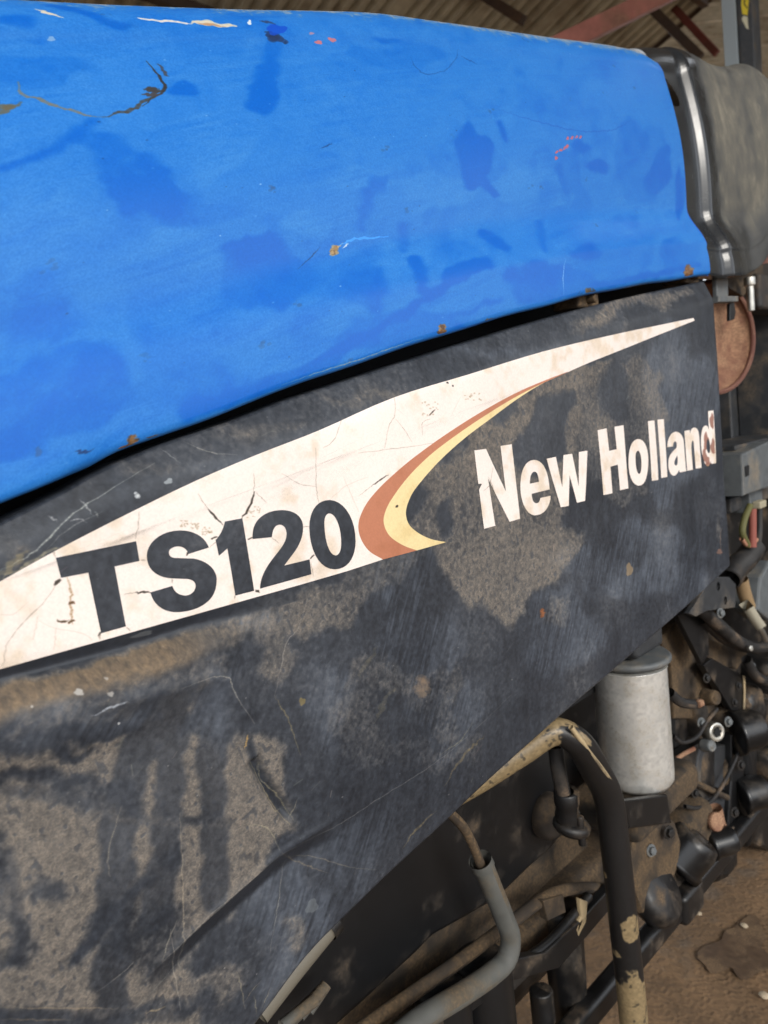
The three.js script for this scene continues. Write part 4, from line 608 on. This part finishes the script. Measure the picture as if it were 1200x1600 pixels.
  part('black_gusset', platePx('1058,962 1104,940 1106,1022 1096,1036', -0.085, 0.008), M.black, tractor);
  part('mount_bracket', platePx('1076,958 1112,903 1138,903 1148,914 1147,948 1104,953 1086,962', -0.03, 0.007, [[1121, 916, 0.009], [1132, 938, 0.009]]), M.darkgrey, tractor, 'dark bracket plate with two holes');
  part('tan_plate', platePx('1104,972 1116,986 1134,1006 1172,1010 1150,1044 1106,1036', -0.12, 0.02, [], 0.003), M.brown, tractor);
  part('black_bracket', platePx('1098,1040 1112,1030 1162,1058 1162,1112 1142,1108 1120,1072', -0.10, 0.012), M.black, tractor);
  part('bracket_edge', tubePx('1162,1056 1163,1082 1162,1110', -0.095, 0.003, 8, 6), M.tan, tractor);
  part('casting_back', box(onZ(1090, 1060, -0.2).x, 3.2, 0.5, 1.15, -0.4, -0.19, 0.03), M.oily, tractor);
  // hoses and loom
  part('black_hose', tubePx('1092,950 1118,972 1150,1000 1180,1012 1215,1004', -0.06, 0.014, 30, 12), M.rubber, tractor); part('black_hose', tubePx('1098,968 1126,996 1152,1010 1170,1014', -0.085, 0.010, 24, 12), M.rubber, tractor);
  part('black_hose', tubePx('1166,1030 1176,1050 1190,1062 1215,1066', -0.07, 0.012, 20, 12), M.rubber, tractor); part('black_hose', tubePx('1046,1082 1062,1096 1078,1100 1094,1100', -0.06, 0.010, 16, 12), M.rubber, tractor);
  part('hose_nut', lathe(disc(0.009, 0.014, 0.002), onZ(1093, 1099, -0.05), V(1, 0, 0.2), 6), M.rust, tractor);
  const conduit = tubePx('1140,905 1152,886 1166,872 1178,856', -0.05, 0.026, 90, 16), P = conduit.attributes.position, Nn = conduit.attributes.normal;
  for (let i = 0; i < P.count; i++) { const k = Math.floor(i / 17) % 3 === 0 ? -0.004 : 0; P.setXYZ(i, P.getX(i) + Nn.getX(i) * k, P.getY(i) + Nn.getY(i) * k, P.getZ(i) + Nn.getZ(i) * k); } conduit.computeVertexNormals(); part('ribbed_conduit', conduit, M.rubber, tractor, 'grey ribbed cable conduit');
  part('conduit_rim', tubePx('1159,842 1166,851 1174,852 1182,843', -0.035, 0.005, 14, 8), plain(168, 120, 96, 0.7), tractor);
  part('green_wire', tubePx('1172,790 1163,812 1160,832 1168,852', -0.035, 0.0075, 20, 10), plain(92, 90, 50, 0.7), tractor); part('red_wire', tubePx('1176,795 1176,820 1176,838 1176,855', -0.030, 0.0085, 20, 10), plain(140, 78, 66, 0.7), tractor); part('dark_wire', tubePx('1186,790 1186,830 1182,870', -0.045, 0.008, 20, 10), M.rubber, tractor);
  part('pale_plug', box(onZ(1190, 790, -0.03).x - 0.02, onZ(1190, 790, -0.03).x + 0.02, onZ(1190, 794, -0.03).y, onZ(1190, 782, -0.03).y, -0.045, -0.025), plain(160, 152, 128, 0.7), tractor);
  part('tan_cable', tubePx('1158,905 1164,930 1170,948', -0.05, 0.015, 16, 12), plain(140, 116, 84, 0.8), tractor);
  part('grey_plug', tubePx('1166,946 1176,962 1186,976', -0.04, 0.016, 8, 4), plain(168, 162, 144, 0.6), tractor); part('bright_rod', tubePx('1184,976 1192,990 1197,1000', -0.04, 0.007, 8, 10), M.steel, tractor); part('nut', lathe(disc(0.007, 0.008, 0.001), onZ(1172, 1013, -0.04), V(-0.3, 0.2, 1), 6), M.steel, tractor);
  part('grey_casting', platePx('1186,905 1200,880 1240,890 1240,968 1200,966 1182,950', -0.04, 0.05, [[1200, 926, 0.012]], 0.006), M.grey, tractor);
}
{
  // rear of the panel: rusty drum, steel posts, bolts under the cowl
  const c = onZ(1114, 528, -0.12), r = 0.128; const drum = part('rusty_drum', boxUV(lathe([[0, -0.02], [r * 0.72, -0.02], [r * 0.84, -0.008], [r * 0.93, -0.006], [r * 0.97, 0.006], [r, 0.008], [r * 1.005, 0], [r, -0.06], [0, -0.06]], c, V(-0.35, 0, 1), 72)), M.rust, tractor, 'rust brown round drum cover behind the panel edge');
  part('drum_rim', new THREE.TorusGeometry(r * 0.992, 0.006, 10, 80).applyQuaternion(new THREE.Quaternion().setFromUnitVectors(V(0, 0, 1), V(-0.35, 0, 1).normalize())).translate(c.x - 0.002, c.y, c.z + 0.006), M.rustedge, drum);
  part('catch_plate', [platePx('1118,430 1136,430 1136,470 1120,470', -0.035, 0.006), platePx('1122,464 1152,464 1152,470 1122,471', -0.03, 0.02)], M.grey, tractor);
  part('clip', platePx('1140,476 1146,474 1148,488 1146,498 1140,500', -0.045, 0.004), M.black, tractor);
  part('under_cowl_bracket', platePx('1122,428 1200,412 1215,412 1215,440 1176,440 1160,462 1140,450', -0.07, 0.02), M.dusty, tractor);
  const b0 = onZ(1171, 440, -0.04); part('hanging_bolt', [lathe(disc(0.013, 0.02, 0.002), b0, YA, 6), lathe(disc(0.0085, 0.06, 0.002), V(b0.x, b0.y - 0.036, b0.z), YA, 14)], M.steel, tractor, 'bright bolt hanging under the cowl');
  part('black_block', box(onZ(1186, 460, -0.06).x - 0.02, onZ(1230, 460, -0.06).x, onZ(1186, 484, -0.06).y, onZ(1186, 428, -0.06).y, -0.12, -0.05, 0.01), M.rubber, tractor);
  part('cab_plate', box(onZ(1140, 600, -0.2).x, 3.2, 1.12, 1.50, -0.26, -0.20, 0.006), M.darkgrey, tractor);
  part('steel_post', [box(onZ(1186, 600, -0.14).x, onZ(1206, 600, -0.14).x, 1.10, 1.56, -0.2, -0.10, 0.006)], M.darkgrey, tractor); part('steel_post', box(onZ(1206, 600, -0.12).x, onZ(1240, 600, -0.12).x, 1.0, 1.56, -0.22, -0.06, 0.006), M.grey, tractor);
  part('shelf_plate', box(onZ(1134, 690, -0.1).x, 2.6, onZ(1150, 698, -0.12).y, onZ(1150, 691, -0.12).y, -0.2, -0.08, 0.002), M.darkgrey, tractor);
  part('box_bracket', [platePx('1158,712 1200,692 1225,690 1225,752 1200,758 1160,772', -0.05, 0.10, [], 0.004)], M.grey, tractor, 'grey box bracket');
  part('bracket_slot', platePx('1164,730 1169,728 1169,742 1165,744', -0.0455, 0.004), M.hole, tractor);
  part('lower_post', box(onZ(1172, 780, -0.08).x, onZ(1192, 780, -0.08).x, onZ(1180, 800, -0.08).y, onZ(1180, 765, -0.08).y, -0.12, -0.08, 0.004), M.grey, tractor);
  part('dark_ledge', box(onZ(1142, 785, -0.1).x, 2.4, onZ(1150, 800, -0.1).y, onZ(1150, 776, -0.1).y, -0.2, -0.1, 0.004), M.darkgrey, tractor);
  part('red_panel', box(2.02, 2.5, 1.60, 1.86, -0.16, -0.13, 0.01), M.rustedge, tractor);
  // instrument cover and roll bar post behind the cowl
  const ic = onZ(1190, 150, -0.45), cover = new THREE.SphereGeometry(1, 48, 24); cover.scale(0.48, 0.16, 0.30); cover.translate(3.32, 2.10, -0.42); part('instrument_cover', cover, M.darkgrey, tractor, 'dusty dark rounded cover behind the cowl');
  const zx = (px, x) => onX(px, 30, x).z;
  part('pale_post_face', box(3.545, 3.56, 1.9, 3.6, zx(1129, 3.55), zx(1150, 3.55), 0.002), plain(150, 160, 164, 0.6), tractor);  // added paler strip, standing for the lighter face of the post
  const post = part('roll_bar', box(3.57, 3.66, 1.9, 3.6, zx(1150, 3.57), zx(1176, 3.57), 0.006), M.darkgrey, tractor, 'dark steel post with a yellow warning sticker');
  const stick = (s, x, m, n) => { const sh = new THREE.Shape(pts(s).map(([a, b]) => { const p = onX(a, b, x); return new THREE.Vector2(p.z, p.y); })), g = new THREE.ExtrudeGeometry(sh, { depth: 0.0004, bevelEnabled: false }); g.rotateY(-Math.PI / 2); g.translate(x, 0, 0); part(n, boxUV(g), m, post); };
  stick('1160,-20 1170,-20 1170,0 1168,24 1160,22 1158,8', 3.5695, plain(226, 202, 40, 0.5), 'warning_sticker'); stick('1161,25 1168,26 1169,40 1170,46 1166,44 1163,38 1159,30', 3.5695, plain(214, 208, 176, 0.5), 'torn_sticker');
  stick('1162,4 1164,-8 1165,-8 1164,6 1168,12 1168,14 1162,7', 3.5690, plain(40, 36, 20, 0.6), 'warning_print');
}

// ------------------------------------------------------------------ wheels, out of the frame to either side; their dark tyres are what the panel and the hood mirror
{
  const wheel = (name, x, y, z, R, wd, label) => {
    const o = new THREE.Group(); o.name = name; o.position.set(x, y, z); o.userData.label = label; tractor.add(o);
    const h = wd / 2, ty = [[R * 0.56, -h * 0.8], [R * 0.70, -h * 1.02], [R * 0.86, -h], [R * 0.93, -h * 0.8], [R * 0.95, 0], [R * 0.93, h * 0.8], [R * 0.86, h], [R * 0.70, h * 1.02], [R * 0.56, h * 0.8]], ax = V(0, 0, 1), geos = [lathe(ty, V(0, 0, 0), ax, 64)];
    const n = 20; for (let k = 0; k < n; k++) for (const s of [-1, 1]) { const g = new RoundedBoxGeometry(R * 0.075, R * 0.09, h * 1.25, 2, 0.01); g.rotateY(s * 0.7); g.translate(0, R * 0.965, s * h * 0.48); g.rotateZ((k + (s > 0 ? 0.5 : 0)) / n * Math.PI * 2); geos.push(g); }
    part('tyre', geos, M.rubber, o);
    part('rim', lathe([[0, h * 0.1], [R * 0.2, h * 0.1], [R * 0.24, h * 0.3], [R * 0.45, h * 0.35], [R * 0.52, h * 0.75], [R * 0.575, h * 0.82], [R * 0.575, -h * 0.8]], V(0, 0, 0), ax, 48), plain(190, 186, 176, 0.6), o);
  };
  wheel('rear_wheel', 3.35, 0.84, 0.42, 0.84, 0.48, 'big rear tractor wheel'); wheel('front_wheel', -1.05, 0.62, 0.42, 0.62, 0.38, 'front tractor wheel');
  const fe = gridGeo(40, 4, (i, j) => { const a = 0.25 + i / 40 * 2.3, r = 0.93 + (j === 0 || j === 4 ? -0.02 : 0); return [3.35 + r * Math.cos(a), 0.84 + r * Math.sin(a), mix(0.0, 0.66, j / 4)]; }, (i, j, p) => [p[0], p[2]]); part('fender', fe, M.darkgrey, tractor);
}

// ------------------------------------------------------------------ shed
const shed = thing('shed', 'open shed roof of brown corrugated sheets on red steel rafters', 'shed');
{
  const roofMat = grime([178, 174, 156], [126, 116, 98], 0.4, { seed: 21, rough: 0.7, tile: 2.2, cells: 8 });
  const red = grime([176, 112, 98], [140, 104, 86], 0.35, { seed: 22, rough: 0.7, tile: 1.2 }), redDark = grime([112, 52, 46], [84, 54, 44], 0.35, { seed: 23, rough: 0.7, tile: 1.2 }), brownSteel = grime([62, 48, 40], [84, 66, 50], 0.4, { seed: 24, rough: 0.7, tile: 1 });
  const ribs = (w, pitch, d) => { const p = []; for (let x = 0; x < w - 1e-6; x += pitch) p.push([x, 0], [x + pitch * 0.18, 0], [x + pitch * 0.36, d], [x + pitch * 0.68, d], [x + pitch * 0.86, 0]); p.push([w, 0]); return p; };
  const sheetGeo = (w, len, pitch, d) => { const p = ribs(w, pitch, d); const g = gridGeo(p.length - 1, 1, (i, j) => [p[i][0], p[i][1], -len * j], (i, j) => [p[i][0], len * j]); const q = g.toNonIndexed(); q.computeVertexNormals(); return q; };
  // slope A falls away behind the tractor, slope F comes down over the open front, slope B is the next bay
  const slope = (x0, n, w, y, z, len, ang, seed) => { const g = sheetGeo(w + 0.02, len, 0.12, 0.045); for (let k = 0; k < n; k++) { const m = part(numbered('roof_sheet'), g, roofMat, shed); m.position.set(x0 + k * w, y + (k % 2) * 0.004, z); m.rotation.x = ang; } };
  const sa = Math.atan(0.364);
  slope(-3.4, 15, 0.72, 5.856, 0.8, 9.4, -sa); 
  { const g = sheetGeo(0.74, 3.6, 0.12, 0.045); for (let k = 0; k < 15; k++) { const m = part(numbered('roof_sheet'), g, roofMat, shed); m.position.set(-3.4 + k * 0.72 + 0.72, 5.85 + (k % 2) * 0.004, 0.8); m.rotation.set(-0.33, Math.PI, 0, 'YXZ'); } }
  slope(7.5, 18, 0.72, 5.4, 0.2, 9.5, sa * 0.9);
  { const g = sheetGeo(0.74, 5.4, 0.12, 0.045); for (let k = 0; k < 7; k++) { const m = part(numbered('added_wall_sheet'), g, roofMat, shed); m.position.set(7.56 + (k % 2) * 0.004, 5.4, 4.1 - k * 0.72); m.rotation.set(-Math.PI / 2, 0, Math.PI / 2, 'YXZ'); m.rotation.set(0, 0, 0); m.quaternion.setFromRotationMatrix(new THREE.Matrix4().makeBasis(V(0, 0, -1), V(-1, 0, 0), V(0, 1, 0))); } }  // unseen wall, added so hood and panel mirror something dark
  part('gable_cladding', gridGeo(24, 1, (i, j) => { const z = -0.3 - i * 0.36; return [7.47, j ? 5.4 + (0.2 - z) * Math.tan(sa * 0.9) + 0.05 : 5.2 + (z + 1) * 0.364 - 0.05, z]; }, (i, j, p) => [p[2], p[1]]), brownSteel, shed);
  const beam = (a, b, w, h, m, name) => { const d = b.clone().sub(a), L = d.length(), g = boxUV(new RoundedBoxGeometry(w, h, L, 2, 0.006)); const o = part(name, g, m, shed); o.position.copy(a).addScaledVector(d, 0.5); o.lookAt(b); return o; };
  const at = (px, py, t) => { const r = ray(px, py); return r.multiplyScalar(t / F).add(EYE); };
  beam(at(780, 117, 4.2), at(1180, -78, 4.9), 0.10, 0.105, red, 'rafter');
  beam(at(985, -20, 6.3), at(1095, 90, 6.1), 0.06, 0.07, brownSteel, 'brace'); beam(at(1022, -22, 6.9), at(1120, 84, 6.6), 0.045, 0.06, redDark, 'brace');
  beam(at(672, -60, 6.0), at(892, 70, 6.0).setX(at(672, -60, 6).x + 0.02), 0.07, 0.07, brownSteel, 'purlin');
  for (const z of [-0.6, -2.2, -3.8, -5.4]) beam(V(-3.4, 5.2 + (z + 1) * 0.364 - 0.06, z), V(7.4, 5.2 + (z + 1) * 0.364 - 0.06, z), 0.06, 0.08, brownSteel, 'purlin');
  for (const x of [-3.2, 7.45]) for (const z of [-7.9, 3.9]) beam(V(x, 0, z), V(x, z < 0 ? 2.62 : 4.72, z), 0.14, 0.14, red, 'post');
}

// ------------------------------------------------------------------ ground
{
  const mat = (() => {
    const n = 1024, B = new Float32Array(n * n);
    const col = pixelCanvas(n, n, (i, j, c) => { const u = i / n, v = j / n, b = fbm(u * 6, v * 6, 5, 6), m = fbm(u * 30 + 3, v * 30, 4, 30), f = noise(u * 250, v * 250, 250), p = sst(0.5, 0.66, b + (m - 0.5) * 0.4); B[j * n + i] = m * 0.6 + f * 0.4; const k = 0.82 + 0.3 * (m - 0.3) + 0.12 * (f - 0.5); c[0] = mix(132, 112, p) * k; c[1] = mix(104, 94, p) * k; c[2] = mix(75, 76, p) * k; });
    const aux = pixelCanvas(n, n, (i, j, c) => { c[0] = 255 * B[j * n + i]; c[1] = 240; c[2] = 0; });
    return new THREE.MeshStandardMaterial({ map: texOf(col, true, 1 / 1.6), roughnessMap: texOf(aux, false, 1 / 1.6), roughness: 1, bumpMap: texOf(aux, false, 1 / 1.6), bumpScale: 0.005 });
  })();
  const S = (k) => Math.sign(k) * Math.pow(Math.abs(k), 3) * 150, g = gridGeo(140, 140, (i, j) => { const x = 1.8 + S(i / 70 - 1), z = -0.2 - S(j / 70 - 1); return [x, 0.03 * (fbm(x / 0.5 + 50, z / 0.5 + 50, 4) - 0.5), z]; }, (i, j, p) => [p[0], p[2]]);
  const ground = part('ground', g, mat, scene); ground.userData.kind = 'structure';
  const st = new THREE.Shape(), c = onY(1155, 1488, 0.0), r = rng(4); for (let i = 0; i <= 40; i++) { const a = i / 40 * Math.PI * 2, k = 1 + 0.25 * Math.sin(3 * a + 1) + 0.12 * Math.sin(7 * a); st.lineTo(0.11 * k * Math.cos(a), 0.06 * k * Math.sin(a)); }
  const sg = new TessellateModifier(0.03, 5).modify(new THREE.ShapeGeometry(st).toNonIndexed()); sg.rotateX(-Math.PI / 2); const p = sg.attributes.position; for (let i = 0; i < p.count; i++) { const x = p.getX(i) + c.x, z = p.getZ(i) + c.z; p.setXYZ(i, x, 0.03 * (fbm(x / 0.5 + 50, z / 0.5 + 50, 4) - 0.5) + 0.006, z); } sg.computeVertexNormals();
  part('oil_stain', boxUV(sg), grime([84, 66, 50], [112, 90, 66], 0.45, { seed: 30, rough: 0.6, tile: 0.3 }), ground);
  const peb = (px, py, s, label, n) => { const q = onY(px, py, 0.012), g = new THREE.IcosahedronGeometry(s, 3), a = g.attributes.position; for (let i = 0; i < a.count; i++) { const x = a.getX(i), y = a.getY(i), z = a.getZ(i), k = 1 + 0.35 * (fbm(x / s * 0.9 + n * 9 + 20, (y + z) / s * 0.9 + 20, 2) - 0.5); a.setXYZ(i, x * k, y * k * 0.7, z * k * 1.2); } g.computeVertexNormals(); const o = part(numbered('pebble'), boxUV(g), plain(168, 152, 128, 0.8), scene); o.position.copy(q); o.userData = { label, category: 'pebble' }; };
  peb(1163, 1446, 0.007, 'small pale pebble on the dirt beside the dark oil stain, farther one', 1); peb(1194, 1555, 0.009, 'pale pebble on the dirt at the bottom right corner below the oil stain', 2); peb(1092, 1427, 0.006, 'small brown pebble on the dirt next to the long dark bar', 3);
}
renderer.render(scene, camera);
